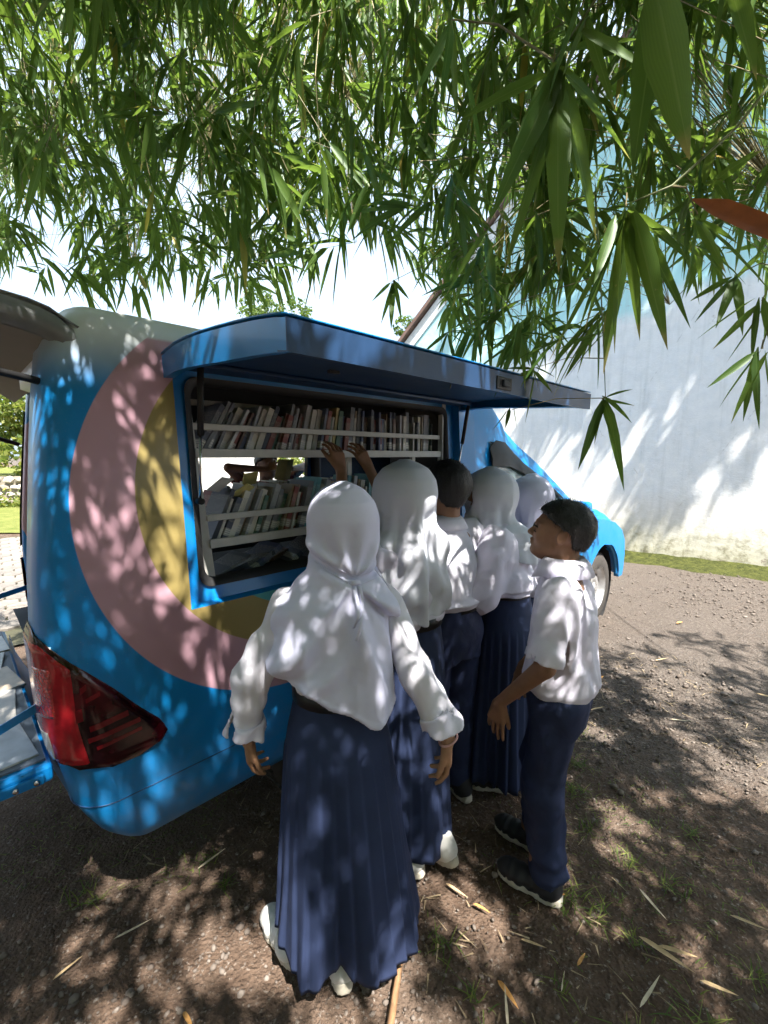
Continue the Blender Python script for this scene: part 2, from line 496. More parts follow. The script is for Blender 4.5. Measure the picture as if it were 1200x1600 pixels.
# damp, green and flaking foot of the wall
low = t.range(t.math('ADD', s_[2], t.math('MULTIPLY', n2, -0.9)), -0.38, 0.55, 1.0, 0.0, smooth=True)
c = t.mix(t.math('MULTIPLY', low, 0.9), c, (0.42, 0.42, 0.30))
gr = t.range(t.math('ADD', s_[2], t.math('MULTIPLY', n2, -1.0)), -0.5, 0.02, 1.0, 0.0)
c = t.mix(t.math('MULTIPLY', gr, t.range(n2, 0.45, 0.6)), c, (0.09, 0.10, 0.045))
fl = t.math('MULTIPLY', t.range(t.noise(3.2, 6, 0.75, o), 0.63, 0.66), t.range(s_[2], 0.2, 0.9, 1.0, 0.0))
c = t.mix(fl, c, (0.16, 0.13, 0.10))
rain = t.noise(3.0, 5, .65, t.scale(o, (3.0, 1, .22)))
c = t.mix(t.math('MULTIPLY', t.range(rain, .5, .72), .30), c, (0.40, 0.42, 0.40))
sp = t.math('MULTIPLY', t.range(t.noise(2.4, 5, .7, o), .66, .69), t.range(t.noise(23, 4, .7, o), .45, .55))
c = t.mix(t.math('MULTIPLY', sp, .6), c, (0.33, 0.33, 0.31))
crk = t.node('ShaderNodeTexVoronoi', feature='DISTANCE_TO_EDGE'); crk.inputs['Scale'].default_value = .55; t.link(t.scale(o, (1, 1, .8)), crk.inputs['Vector'])
c = t.mix(t.math('MULTIPLY', t.range(crk.outputs['Distance'], .0, .004, 1, 0), t.math('MULTIPLY', t.range(n2, .5, .6), .5)), c, (0.3, 0.29, 0.27))
band = t.math('MULTIPLY', t.range(s_[2], 0.9, 1.12, 1.0, 0.0), 0.22)
c = t.mix(band, c, (0.62, 0.52, 0.42))
nm = t.bump(n3, 0.25, 0.008, t.bump(n2, 0.35, 0.03))
t.bsdf(c, 0.88, 0, 0.2, 0, nm)
PLASTER = t.m
bld = empty('building', W0, math.atan2(WD.y, WD.x), 'white rendered building with gable wall and green damp foot behind the van', 'building')
# local x along the wall (to the right), local +y away from the camera
xl, xr, ze = -5.45, 9.0, 3.74
apex_x = 1.78; apex_z = ze + (apex_x - xl) * 0.937
prof = [(xl, 0), (xr, 0), (xr, ze), (apex_x, apex_z), (xl, ze)]
mb = MB()
mb.add([(x_, 0, z_) for x_, z_ in prof], [(0, 1, 2, 3, 4)])
mb.add([(x_, 9, z_) for x_, z_ in prof], [(4, 3, 2, 1, 0)])
mb.add([(xl, 0, 0), (xl, 9, 0), (xl, 9, ze), (xl, 0, ze)], [(3, 2, 1, 0)])
mb.add([(xr, 0, 0), (xr, 9, 0), (xr, 9, ze), (xr, 0, ze)], [(0, 1, 2, 3)])
mb.build('wall', PLASTER, bld)
ROOFM = plain('roof_tile', (0.16, 0.10, 0.08), 0.8, var=0.3, scale=6, bump=0.4)
sl = 0.937
for sgn in (-1, 1):
    x0 = apex_x; x1 = (xl - 0.3) if sgn < 0 else (xr + 0.3)
    z1 = apex_z - abs(x1 - apex_x) * sl
    mb = MB()
    lo = [(x0, -0.14, apex_z + 0.02), (x1, -0.14, z1 + 0.02), (x1, 9.3, z1 + 0.02), (x0, 9.3, apex_z + 0.02)]
    hi = [(a, b, c_ + 0.09) for a, b, c_ in lo]
    q = [(0, 1, 2, 3), (7, 6, 5, 4), (0, 4, 5, 1), (1, 5, 6, 2), (2, 6, 7, 3), (3, 7, 4, 0)]
    if sgn > 0: q = [f_[::-1] for f_ in q]
    mb.add(lo + hi, q)
    mb.build('roof_slope', ROOFM, bld)
    fb = MB()   # white barge board under the verge
    fb.add([(x0, -0.03, apex_z - .02), (x1, -0.03, z1 - .02), (x1, -0.03, z1 - .32), (x0, -.03, apex_z - .32), (x0, 0.0, apex_z - .02), (x1, 0.0, z1 - .02), (x1, 0.0, z1 - .32), (x0, 0.0, apex_z - .32)], [(0,1,2,3),(7,6,5,4),(0,4,5,1),(2,6,7,3),(1,5,6,2)])
    fb.build('barge_band', plain('barge_white', (0.78, 0.80, 0.80), 0.8), bld)

# ---- left background: paving, lawn, terrace wall, hedge
PAVE = [plain('paver_warm', (0.20, 0.17, 0.145), 0.9, var=0.2, scale=14, bump=0.4), plain('paver_grey', (0.15, 0.135, 0.12), 0.9, var=0.2, scale=14, bump=0.4)]
JOINT = plain('paver_joint_moss', (0.05, 0.048, 0.025), 0.95, var=0.3, scale=20, bump=0.5)
base_c = Vector((-5.0, 6.4, 0))
pdir = Vector((-0.66, 0.75, 0)).normalized(); pside = Vector((pdir.y, -pdir.x, 0))
def Pv(a, b, z): return base_c + pdir * a + pside * b + Vector((0, 0, z))
mb = MB().add([Pv(-3.2, -3, .012), Pv(-3.2, 3.5, .012), Pv(3.6, 3.5, .012), Pv(3.6, -3, .012)], [(0, 3, 2, 1)])
pave = tag(mb.build('paved_path', JOINT), kind='structure')
R = 0.145
hexm = []
for k in range(2):
    mbh = MB()
    for zz, rr in ((0.0, R * .93), (.022, R * .93), (.028, R * .88)):
        mbh.v += [(rr * math.cos(PI / 3 * i), rr * math.sin(PI / 3 * i), zz) for i in range(6)]
    mbh.f = [(i, (i+1)%6, 6+(i+1)%6, 6+i) for i in range(6)] + [(6+i, 6+(i+1)%6, 12+(i+1)%6, 12+i) for i in range(6)] + [tuple(range(12, 18))]
    me = bpy.data.meshes.new('paver'); me.from_pydata(mbh.v, [], mbh.f); me.materials.append(PAVE[k]); hexm.append(me)
cnt = 0
cand = []
for i in range(-12, 16):
    for j in range(-12, 14):
        a = i * R * 1.5; b = j * R * math.sqrt(3) + (R * math.sqrt(3) / 2 if i % 2 else 0)
        p = Pv(a, b, 0.012)
        px = 600 + 690 * p.x / p.y
        if -3.1 < a < 3.4 and -2.9 < b < 3.3 and -60 < px < 130: cand.append((p.y, p))
cand.sort(key=lambda q: q[0])
for _, p in cand[:290]:
    o = link_mesh('paver', hexm[random.random() < .5], None, pave)
    o.location = p + Vector((0, 0, random.uniform(-.005, .004))); o.rotation_euler = (random.uniform(-.02, .02), random.uniform(-.02, .02), math.atan2(pdir.y, pdir.x))
# lawn
t = NT('lawn'); o = t.obj(); n1 = t.noise(3, 6, 0.7, o); n2 = t.noise(60, 4, 0.7, o)
c = t.mix(t.range(n1, 0.35, 0.65), (0.10, 0.13, 0.03), (0.22, 0.22, 0.07)); c = t.mix(t.range(n2, .5, .7), c, (0.07, 0.10, 0.025))
t.bsdf(c, 0.95, 0, 0.1, 0, t.bump(n2, 0.8, 0.03)); LAWN = t.m
tag(MB().add([(-26, 9.0, .02), (-4.5, 9.4, .02), (-1.5, 17, .02), (-26, 22, .02)], [(0, 1, 2, 3)]).build('lawn', LAWN), kind='structure')
# terrace wall of rough stones
WSTONE = [plain('terrace_stone_pale', (0.42, 0.37, 0.32), 0.9, var=.25, scale=8, bump=.5), plain('terrace_stone_dark', (0.22, 0.19, 0.15), 0.9, var=.3, scale=8, bump=.5)]
tw = empty('terrace_wall', (-13.0, 14.6, 0), 0, 'low rough stone terrace wall below the hedge behind the lawn', 'wall')
MB().box((-9, 0.12, 0), (11.5, 0.9, 0.95)).build('core', WSTONE[1], tw)
stone_me = []
for k in range(4):
    v, f_ = stones(1, np.zeros((1, 2)), np.array([0.2]))
    v = v * np.array([1.2, .6, .75 / .7]); v[:, 2] -= v[:, 2].mean()
    me = bpy.data.meshes.new('stone'); me.from_pydata(v.tolist(), [], f_.tolist()); me.materials.append(WSTONE[k % 2]); stone_me.append(me)
for r_ in range(4):
    for i in range(30):
        o = link_mesh('stone', stone_me[random.randrange(4)], None, tw)
        o.location = (-4 + i * 0.36 + (r_ % 2) * .18 + random.uniform(-.05, .05), 0.1, 0.14 + r_ * 0.24); o.rotation_euler = (random.uniform(-.2, .2), random.uniform(-.3, .3), random.uniform(-.2, .2))
tag(MB().box((-26, 15.4, 0.0), (2, 30, 0.9)).build('terrace_ground', LAWN), kind='structure')
# ================================================================== VEGETATION
def leaf_material(name, dark, light, trans=0.45, rough=0.45, yellow=None, veins=False):
    t = NT(name)
    at = t.node('ShaderNodeAttribute', attribute_name='rnd')
    c = t.mix(at.outputs['Fac'], dark, light)
    if yellow:
        c = t.mix(t.range(at.outputs['Fac'], 0.975, 0.985), c, yellow)
    if veins:
        ac = t.node('ShaderNodeAttribute', attribute_name='across').outputs['Fac']; al = t.node('ShaderNodeAttribute', attribute_name='along').outputs['Fac']
        rib = t.range(t.math('ABSOLUTE', t.math('SUBTRACT', ac, .5)), .0, .055, 1, 0)
        c = t.mix(t.math('MULTIPLY', rib, .55), c, (.20, .27, .09))
        vn = t.math('MULTIPLY', t.math('ADD', t.math('SINE', t.math('MULTIPLY', ac, 88.0)), 1.0), .5)
        c = t.mix(t.math('MULTIPLY', vn, .22), c, (.025, .06, .012))
        tip = t.math('MULTIPLY', t.range(t.math('ADD', al, t.math('MULTIPLY', t.noise(30, 3, .6, t.obj()), .3)), .98, 1.12), t.range(at.outputs['Fac'], .5, .52))
        c = t.mix(tip, c, (.34, .24, .10))
        blot = t.math('MULTIPLY', t.range(t.noise(70, 4, .7, t.obj()), .66, .72), t.range(at.outputs['Fac'], .3, .32))
        c = t.mix(t.math('MULTIPLY', blot, .7), c, (.26, .22, .09))
    df = t.node('ShaderNodeBsdfDiffuse'); t.link(c, df.inputs[0])
    gl = t.node('ShaderNodeBsdfGlossy'); gl.inputs['Roughness'].default_value = rough; gl.inputs[0].default_value = (.8, .9, .8, 1)
    x = t.node('ShaderNodeMixShader'); x.inputs[0].default_value = .05
    t.link(df.outputs[0], x.inputs[1]); t.link(gl.outputs[0], x.inputs[2])
    tr = t.node('ShaderNodeBsdfTranslucent')
    ct = t.mix(0.35, c, (0.34, 0.50, 0.05))
    t.link(ct, tr.inputs[0])
    ms = t.node('ShaderNodeMixShader'); ms.inputs[0].default_value = trans
    t.link(x.outputs[0], ms.inputs[1]); t.link(tr.outputs[0], ms.inputs[2]); t.link(ms.outputs[0], t.out.inputs['Surface'])
    return t.m
LEAF_B = leaf_material('bamboo_leaf', (0.032, 0.080, 0.017), (0.115, 0.195, 0.040), 0.48, 0.42, (0.36, 0.26, 0.06), True)
LEAF_C = leaf_material('clump_leaf', (0.032, 0.080, 0.017), (0.115, 0.195, 0.040), 0.48)
LEAF_T = leaf_material('tree_leaf', (0.04, 0.08, 0.02), (0.12, 0.17, 0.045), 0.4)
LEAF_H = leaf_material('hedge_leaf', (0.05, 0.095, 0.02), (0.24, 0.24, 0.05), 0.4)
BARK = plain('bark', (0.16, 0.12, 0.09), 0.9, var=.3, scale=12, bump=.5)
CULM = plain('bamboo_stem', (0.17, 0.20, 0.075), 0.55, var=.3, scale=10)
TWIG = plain('bamboo_twig', (0.20, 0.17, 0.08), 0.7, var=.3, scale=30)

def quads_cloud(P, size, rng, flat=0.5):
    """oval-ish leaf faces at points P: two quads folded along a mid line"""
    n = len(P)
    d = rng.normal(size=(n, 3)); d[:, 2] -= flat; d /= np.linalg.norm(d, axis=1, keepdims=True)
    s = np.cross(d, rng.normal(size=(n, 3))); s /= np.linalg.norm(s, axis=1, keepdims=True)
    up = np.cross(s, d)
    L = size * rng.uniform(.6, 1.3, n)[:, None]; W = L * 0.28
    a = P; m = P + d * L * .5; e = P + d * L
    V = np.stack([a, m - s * W + up * W * .25, e, m + s * W + up * W * .25], 1).reshape(-1, 3)
    F_ = (np.arange(n) * 4)[:, None] + np.arange(4)[None]
    return V, F_
def crown_points(blobs, n, rng, squash=.8):
    P = []
    vol = np.array([b[3] ** 2 for b in blobs]); cnt = (n * vol / vol.sum()).astype(int)
    for (x, y, z, r), k in zip(blobs, cnt):
        d = rng.normal(size=(k, 3)); d /= np.linalg.norm(d, axis=1, keepdims=True)
        rr = r * rng.uniform(.55, 1.05, k) ** .8
        # clumps: pull towards sub centres on the blob's skin
        c = rng.normal(size=(14, 3)); c /= np.linalg.norm(c, axis=1, keepdims=True)
        j = np.argmax(d @ c.T, axis=1)
        d2 = d * .55 + c[j] * .45
        p = d2 * rr[:, None]; p[:, 2] *= squash
        P.append(p + np.array([x, y, z]))
    return np.concatenate(P)
def tree(name, base, height, spread, n, leaf, mat, label, seed, trunk_r=.14, cat='tree', group=None, low=.35):
    rng = np.random.default_rng(seed)
    root = empty(name, base, 0, label, cat, group)
    top = Vector((rng.uniform(-.3, .3), rng.uniform(-.3, .3), height * .8))
    mb = MB()
    mb.tube([(0, 0, -.1), top * .35 + Vector((rng.uniform(-.1, .1), 0, 0)), top * .7, top], [trunk_r, trunk_r * .75, trunk_r * .45, trunk_r * .12], 8)
    blobs = []
    k = 9
    for i in range(k):
        a = 2 * PI * i / k + rng.uniform(-.4, .4)
        hz = height * rng.uniform(low, .95); rr = spread * rng.uniform(.35, .8) * (1.15 - .5 * hz / height)
        e = Vector((math.cos(a) * rr, math.sin(a) * rr, hz))
        st = top * min(.9, max(.2, hz / height - .15))
        mb.tube([st, st.lerp(e, .5) + Vector((0, 0, -.05 * height)), e], [trunk_r * .4, trunk_r * .25, trunk_r * .06], 5)
        blobs.append((e.x, e.y, e.z, spread * rng.uniform(.32, .55)))
    mb.build('trunk', BARK, root, smooth=True)
    P = crown_points(blobs, n, rng)
    V, F_ = quads_cloud(P, leaf, rng)
    me = np_mesh('crown', V, F_)
    point_attr(me, 'rnd', np.repeat(rng.random(len(P)), 4))
    o = link_mesh('crown', me, mat, root); o['kind'] = 'stuff'
    return root
tree('garden_tree', (-6.0, 25, 0), 10.2, 2.6, 5200, .22, LEAF_T, 'pale feathery tree rising behind the van roof below the canopy door', 11, .2, group='trees behind the van')
tree('garden_tree', (-14.5, 23, .5), 7.6, 3.4, 5200, .24, LEAF_T, 'green tree behind the left end of the van roof', 12, .2, group='trees behind the van')
tree('garden_tree', (1.6, 30, 0), 10.6, 2.2, 4200, .24, LEAF_T, 'small far tree showing beside the roof verge', 13, .2, group='trees behind the van')
for i, (x_, y_, h_) in enumerate(((-17.2, 16.6, 3.6), (-15.0, 16.9, 3.9), (-12.9, 16.6, 3.3), (-10.8, 17.0, 3.8))):
    tree('garden_shrub', (x_, y_, .88), h_, 1.6, 3000, .2, LEAF_H, ('leftmost yellow green shrub above the terrace wall', 'tall yellow green shrub above the terrace wall beside the van rear', 'leafy shrub on the terrace hidden mostly by the van pillar', 'leafy shrub on the terrace seen behind the bookcase')[i], 20 + i, .06, 'shrub', 'shrubs above the terrace wall', .15)
# low plants along the lawn's far edge
rng = np.random.default_rng(5)
P = np.stack([rng.uniform(-20, -6, 3500), rng.normal(14.2, .18, 3500), np.abs(rng.normal(.1, .16, 3500))], 1)
V, F_ = quads_cloud(P, .13, rng, -.6)
me = np_mesh('ground_cover', V, F_); point_attr(me, 'rnd', np.repeat(rng.random(len(P)), 4))
tag(link_mesh('ground_cover', me, LEAF_H), 'low dark ground cover at the foot of the terrace wall', 'ground cover', kind='stuff')
# bright garden wall with yellow posts, seen through the van
gw = empty('garden_wall', (-3.4, 11.6, 0), 0, 'white garden wall seen through the bookshelf gap', 'wall')
MB().box((-3.2, 0, 0), (3.6, .12, 2.1)).build('panel', plain('garden_wall_white', (.74, .74, .72), .85), gw)
for x_ in (-1.6, .65, 2.4):
    MB().box((x_, -.08, 0), (x_ + .1, -.003, 2.2)).build('post', plain('post_yellow', (.62, .5, .18), .7), gw, bevel=.008)
for i, (x_, h_) in enumerate(((-6.0, 2.0), (-2.15, 1.75))):
    tree('potted_bush', (x_, 10.9, 0), h_, .55, 1500, .1, LEAF_H, ('green bush at the left edge of the shelf gap', 'green bush near the blue post in the shelf gap')[i], 40 + i, .03, 'bush', 'bushes before the garden wall', .1)

# ------------------------------------------------------------------ bamboo
LEAF_SEG = 4
def bamboo_leaves(base, direc, L, W, droop, nrm_jit, rng, simple=False):
    """lanceolate folded leaves -> V, F(quads), verts per leaf"""
    n = len(base)
    d = direc / np.linalg.norm(direc, axis=1, keepdims=True)
    ref = rng.normal(size=(n, 3)) * nrm_jit + np.array([0, 0, 1.0])
    s = np.cross(d, ref); s /= np.maximum(np.linalg.norm(s, axis=1, keepdims=True), 1e-5)
    up = np.cross(s, d)
    prof = (0.10, 0.86, 1.0, 0.62, 0.02); us = (0.0, .18, .42, .74, 1.0)
    if simple: prof = (.12, 1.0, .02); us = (0.0, .38, 1.0)
    rows = []
    for u, w in zip(us, prof):
        p = base + d * (L * u)[:, None]
        p = p + np.array([0, 0, -1.0]) * (L * droop * u * u)[:, None]
        hw = (W * .5 * w)[:, None]
        rows += [p - s * hw + up * hw * .35, p, p + s * hw + up * hw * .35]
    V = np.stack(rows, 1).reshape(-1, 3)
    k = 3 * len(us)
    f = []
    for i in range(len(us) - 1):
        f += [[3*i, 3*i+1, 3*i+4, 3*i+3], [3*i+1, 3*i+2, 3*i+5, 3*i+4]]
    F_ = (np.array(f)[None] + (np.arange(n) * k)[:, None, None]).reshape(-1, 4)
    return V, F_, k
def leaf_attrs(me, n, k, rnd):
    rows_ = k // 3
    point_attr(me, 'rnd', rnd)
    point_attr(me, 'across', np.tile(np.tile([0.0, .5, 1.0], rows_), n))
    point_attr(me, 'along', np.tile(np.repeat((0.0, .18, .42, .74, 1.0) if rows_ == 5 else (0.0, .38, 1.0), 3), n))
def unit(v): return v / np.linalg.norm(v)
def clusters(tips, rng, scale=1.0, leaf=(.12, .2), n_leaf=(7, 12), grav=(.2, .9)):
    """tips: points where leaf fans hang; returns leaf arrays and twig polylines"""
    base, direc, L, twigs = [], [], [], []
    for p in tips:
        a = rng.uniform(0, 2 * PI)
        td = np.array([math.cos(a) * .75, math.sin(a) * .75, rng.uniform(-.75, .05)]); td = unit(td)
        tl = rng.uniform(.12, .26) * scale
        st = p - td * tl
        up = st + np.array([rng.normal(0, .08), rng.normal(0, .08), rng.uniform(.08, .3)]) * scale
        twigs.append((up, st, p))
        nl = rng.integers(n_leaf[0], n_leaf[1] + 1)
        for i in range(nl):
            u = (i + .5) / nl
            q = st + (p - st) * u
            ang = rng.uniform(0, 2 * PI)
            side = np.cross(td, np.array([math.cos(ang), math.sin(ang), rng.normal() * .5])); side = unit(side)
            dd = td * rng.uniform(.35, .9) + side * rng.uniform(.35, .8) + np.array([0, 0, -rng.uniform(*grav)])
            base.append(q); direc.append(dd); L.append(rng.uniform(*leaf) * scale * (1.05 - .25 * abs(u - .6)))
    return np.array(base), np.array(direc), np.array(L), twigs
def px3(x, y, Yd):
    """world point on the ray through photo pixel (x, y) at forward distance Yd"""
    f = 690.0
    F0 = Vector((0, math.cos(PITCH), -math.sin(PITCH))); U0 = Vector((0, math.sin(PITCH), math.cos(PITCH)))
    d = F0 + Vector((1, 0, 0)) * ((x - 600) / f) - U0 * ((y - 800) / f)
    k = Yd / d.y
    p = Vector((0, 0, CAM_H)) + d * k
    return np.array(p)
def bez(a, b, c, n):
    return [a * (1-u)**2 + b * 2*u*(1-u) + c * u*u for u in np.linspace(0, 1, n)]

def make_branch(label, stem_pts, tips, seed, leaf=(.12, .2), n_leaf=(7, 12), width=(.11, .14), stem_r=.008, scale=1.0, singles=0, droop=(.05, .35), simple=False, grav=(.2, .9)):
    rng = np.random.default_rng(seed)
    root = empty('bamboo_branch', tuple(stem_pts[0]), 0, label, 'bamboo', 'bamboo branches overhead')
    o0 = np.array(stem_pts[0])
    base, direc, L, twigs = clusters(tips, rng, scale, leaf, n_leaf, grav)
    W = L * rng.uniform(*width, len(L))
    W = np.maximum(W, .012)
    dr = rng.uniform(*droop, len(L))
    sp = np.array(stem_pts)
    mb = MB(); mb.tube([Vector(p - o0) for p in stem_pts], [stem_r * (1 - .75 * i / (len(stem_pts)-1)) for i in range(len(stem_pts))], 6)
    for i in range(1, len(stem_pts) - 1, 2):      # node rings
        p = Vector(sp[i] - o0); d = Vector(sp[i+1] - sp[i-1]).normalized(); r_ = stem_r * (1 - .75 * i / (len(stem_pts)-1)) * 1.3
        mb.tube([p - d * .004, p + d * .004], r_, 6)
    mb.build('stem', CULM, root, smooth=True)
    tb = MB()
    for i_, (up, st, p) in enumerate(twigs):
        if simple:
            if i_ % 3 == 0: tb.tube([Vector(up - o0), Vector(st - o0), Vector(p - o0)], [.0015, .0012, .0007], 3, False)
            continue
        j = int(np.argmin(np.linalg.norm(sp - up, axis=1)))
        a = sp[j]
        mid = (a + up) / 2 + np.array([0, 0, .06 * np.linalg.norm(a - up)])
        tb.tube([Vector(a - o0), Vector(mid - o0), Vector(up - o0), Vector(st - o0), Vector(p - o0)], [.0022, .0018, .0015, .0012, .0007], 3, False)
    tb.build('twigs', TWIG, root)
    idx = np.arange(len(L))
    near = idx[:0]
    if singles:
        dist = np.linalg.norm(base - np.array([0, 0, CAM_H]), axis=1) / L
        near = np.argsort(dist)[:singles]
    rest = np.setdiff1d(idx, near)
    V, F_, k = bamboo_leaves(base[rest] - o0, direc[rest], L[rest], W[rest], dr[rest], .5, rng, simple)
    me = np_mesh('foliage', V, F_); leaf_attrs(me, len(rest), k, np.repeat(rng.random(len(rest)), k))
    o = link_mesh('foliage', me, LEAF_B, root, True); o['kind'] = 'stuff'
    for i in near:
        V, F_, k = bamboo_leaves(np.zeros((1, 3)), direc[i:i+1], L[i:i+1], W[i:i+1], dr[i:i+1], .5, rng)
        me = np_mesh('leaf', V, F_); leaf_attrs(me, 1, k, np.full(k, rng.random()))
        o = link_mesh('leaf', me, LEAF_B, root, True); o.location = base[i] - o0
    return root

def fan_branch(label, stem_pts, fans, seed, wid=.12, stem_r=.003):
    """sprays whose single leaves spread from a node; fans: (node, [leaf tip points])"""
    rng = np.random.default_rng(seed)
    o0 = np.array(stem_pts[0])
    root = empty('bamboo_branch', tuple(o0), 0, label, 'bamboo', 'bamboo branches overhead')
    sp = np.array(stem_pts)
    mb = MB(); mb.tube([Vector(p - o0) for p in stem_pts], [stem_r * (1 - .6 * i / (len(stem_pts)-1)) for i in range(len(stem_pts))], 6); mb.build('stem', CULM, root, smooth=True)
    tb = MB()
    for node, ends in fans:
        a = sp[int(np.argmin(np.linalg.norm(sp - node, axis=1)))]
        tb.tube([Vector(a - o0), Vector((a + node) / 2 - o0) + Vector((0, 0, .02)), Vector(node - o0)], [.002, .0016, .0012], 4, False)
        for e in ends:
            b = node + rng.normal(0, .006, 3); d = e - b; L = float(np.linalg.norm(d)); dr = rng.uniform(.0, .12)
            d = d + np.array([0, 0, dr * L])
            w = max(.016, L * wid * rng.uniform(.85, 1.2))
            V, F_, k = bamboo_leaves(np.zeros((1, 3)), d[None] / np.linalg.norm(d), np.array([L]), np.array([min(w, .042)]), np.array([dr]), .55, rng)
            V[:, :2] += .012 * L * np.sin(np.linspace(0, 5, len(V)))[:, None]
            me = np_mesh('leaf', V, F_); leaf_attrs(me, 1, k, np.full(k, rng.random() * .9))
            o = link_mesh('leaf', me, LEAF_B, root, True); o.location = b - o0
    tb.build('twigs', TWIG, root)
    return root
# ================================================================== THE LIBRARY VAN
TH = rad(45.2)
VO = Vector((-0.92, 1.22, 0.0))
VROT = PI / 2 - TH
VM = Matrix.Translation(VO) @ Matrix.Rotation(VROT, 4, 'Z')      # local: x forward (s), y inward from the near side, z up
van = empty('library_van', VO, VROT, 'blue mobile library van with pink and olive ring and raised side hatch', 'van')
WIDTH = 1.80

# ---- paint with its printed rings
t = NT('van_paint')
o = t.obj(); s_ = t.sep(o)
def circ(a, b):
    dx = t.math('SUBTRACT', s_[0], a); dz = t.math('SUBTRACT', s_[2], b)
    return t.math('SQRT', t.math('ADD', t.math('MULTIPLY', dx, dx), t.math('MULTIPLY', dz, dz)))
nz = t.noise(3.0, 4, .6, o)
blue = t.mix(nz, (0.002, 0.195, 0.52), (0.003, 0.215, 0.56))
grad = t.math('MULTIPLY', t.range(s_[2], 1.84, 2.06, smooth=True), t.range(s_[0], 2.0, 2.1, 1.0, 0.0))
c = t.mix(grad, blue, (0.60, 0.63, 0.62))
cargo = t.range(s_[0], 2.02, 2.03, 1.0, 0.0)
side = t.math('MULTIPLY', cargo, t.range(s_[2], 2.03, 2.04, 1.0, 0.0))
d1 = circ(.795, 1.473); d2 = circ(.831, 1.516); d3 = circ(.86, 1.54)
c = t.mix(t.math('MULTIPLY', side, t.range(d1, .752, .755, 1.0, 0.0)), c, (0.49, 0.295, 0.36))
c = t.mix(t.math('MULTIPLY', side, t.range(d2, .614, .617, 1.0, 0.0)), c, (0.295, 0.23, 0.085))
c = t.mix(t.math('MULTIPLY', side, t.range(d3, .489, .492, 1.0, 0.0)), c, (0.06, 0.33, 0.36))
# dust thrown up along the sill
dust = t.math('MULTIPLY', t.range(s_[2], .45, .85, 1.0, 0.0), t.range(t.noise(9, 5, .7, o), .35, .75))
c = t.mix(t.math('MULTIPLY', dust, .30), c, (0.22, 0.19, 0.16))
fine = t.noise(320, 2, .6, o)
c = t.mix(t.math('MULTIPLY', t.range(fine, .66, .74), .25), c, (0.4, 0.4, 0.38))
t.bsdf(c, t.range(t.noise(5, 5, .6, o), .3, .7, .32, .46), 0, .35, .15, t.bump(t.noise(2.2, 2, .5, o), .06, .012))
PAINT = t.m
BLUE = plain('blue_metal', (0.003, 0.19, 0.52), .35, var=.08, scale=5, coat=.2)
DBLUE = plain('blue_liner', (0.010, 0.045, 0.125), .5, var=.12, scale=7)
RUBBER = plain('black_rubber', (0.012, 0.012, 0.013), .6, var=.2)
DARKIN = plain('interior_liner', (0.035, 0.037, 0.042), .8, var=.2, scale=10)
STEEL = plain('shelf_steel', (0.56, 0.55, 0.51), .5, var=.08, scale=20)
CHROME = plain('strut_chrome', (0.7, 0.7, 0.7), .2, metal=1.0)
TRIM = plain('hatch_trim', (0.20, 0.18, 0.165), .75, var=.1, scale=9)
t = NT('dark_glass'); t.bsdf((0.010, 0.013, 0.016), .35, 0, .1, .0); DGLASS = t.m
t = NT('window_glass'); t.bsdf((0.10, 0.14, 0.145), .08, 0, .5, .0); GLASS = t.m

RC = 0.12
def s0(z):           # rake of the rear edge
    return float(np.interp(z, [.33, .42, .55, .72, .86, 1.15, 1.33, 1.68, 1.95, 2.1], [.09, .04, -.008, -.038, -.055, -.062, -.05, -.015, .015, .05]))
def y_side(z):
    return float(np.interp(z, [.33, .37, .44, .55, .70, 1.0, 1.13, 1.5, 1.99], [.075, .045, .022, .008, .001, .0, .004, .026, .060]))
SECT = [(y_side(z), z) for z in (.33, .36, .40, .47, .55, .66, .78, .90, 1.0, 1.13, 1.3, 1.5, 1.7, 1.85, 1.99)]
ROOF = [(.068, 2.04), (.088, 2.08), (.125, 2.11), (.20, 2.13), (.40, 2.145), (.90, 2.155)]
ROWS = SECT + ROOF
def row_normals():
    out = []
    for i in range(len(ROWS)):
        a = ROWS[max(i-1, 0)]; b = ROWS[min(i+1, len(ROWS)-1)]
        d = Vector((b[0]-a[0], b[1]-a[1])).normalized()
        out.append((-d.y, d.x))
    return out
RN = row_normals()
def shell_point(i, a, s=None):
    """row i; a = corner angle 0..90 (None on the straight side)"""
    y, z = ROWS[i]; ny, nzv = RN[i]
    if a is not None:
        inset = RC * (1 - math.sin(rad(a))); ds = RC * (1 - math.cos(rad(a)))
        return (s0(z) + ds, y - ny * inset, z - nzv * inset)
    return (s, y, z)
I_OB, I_OT = 9, 14        # rows of the opening's sill and head
OP0 = .36
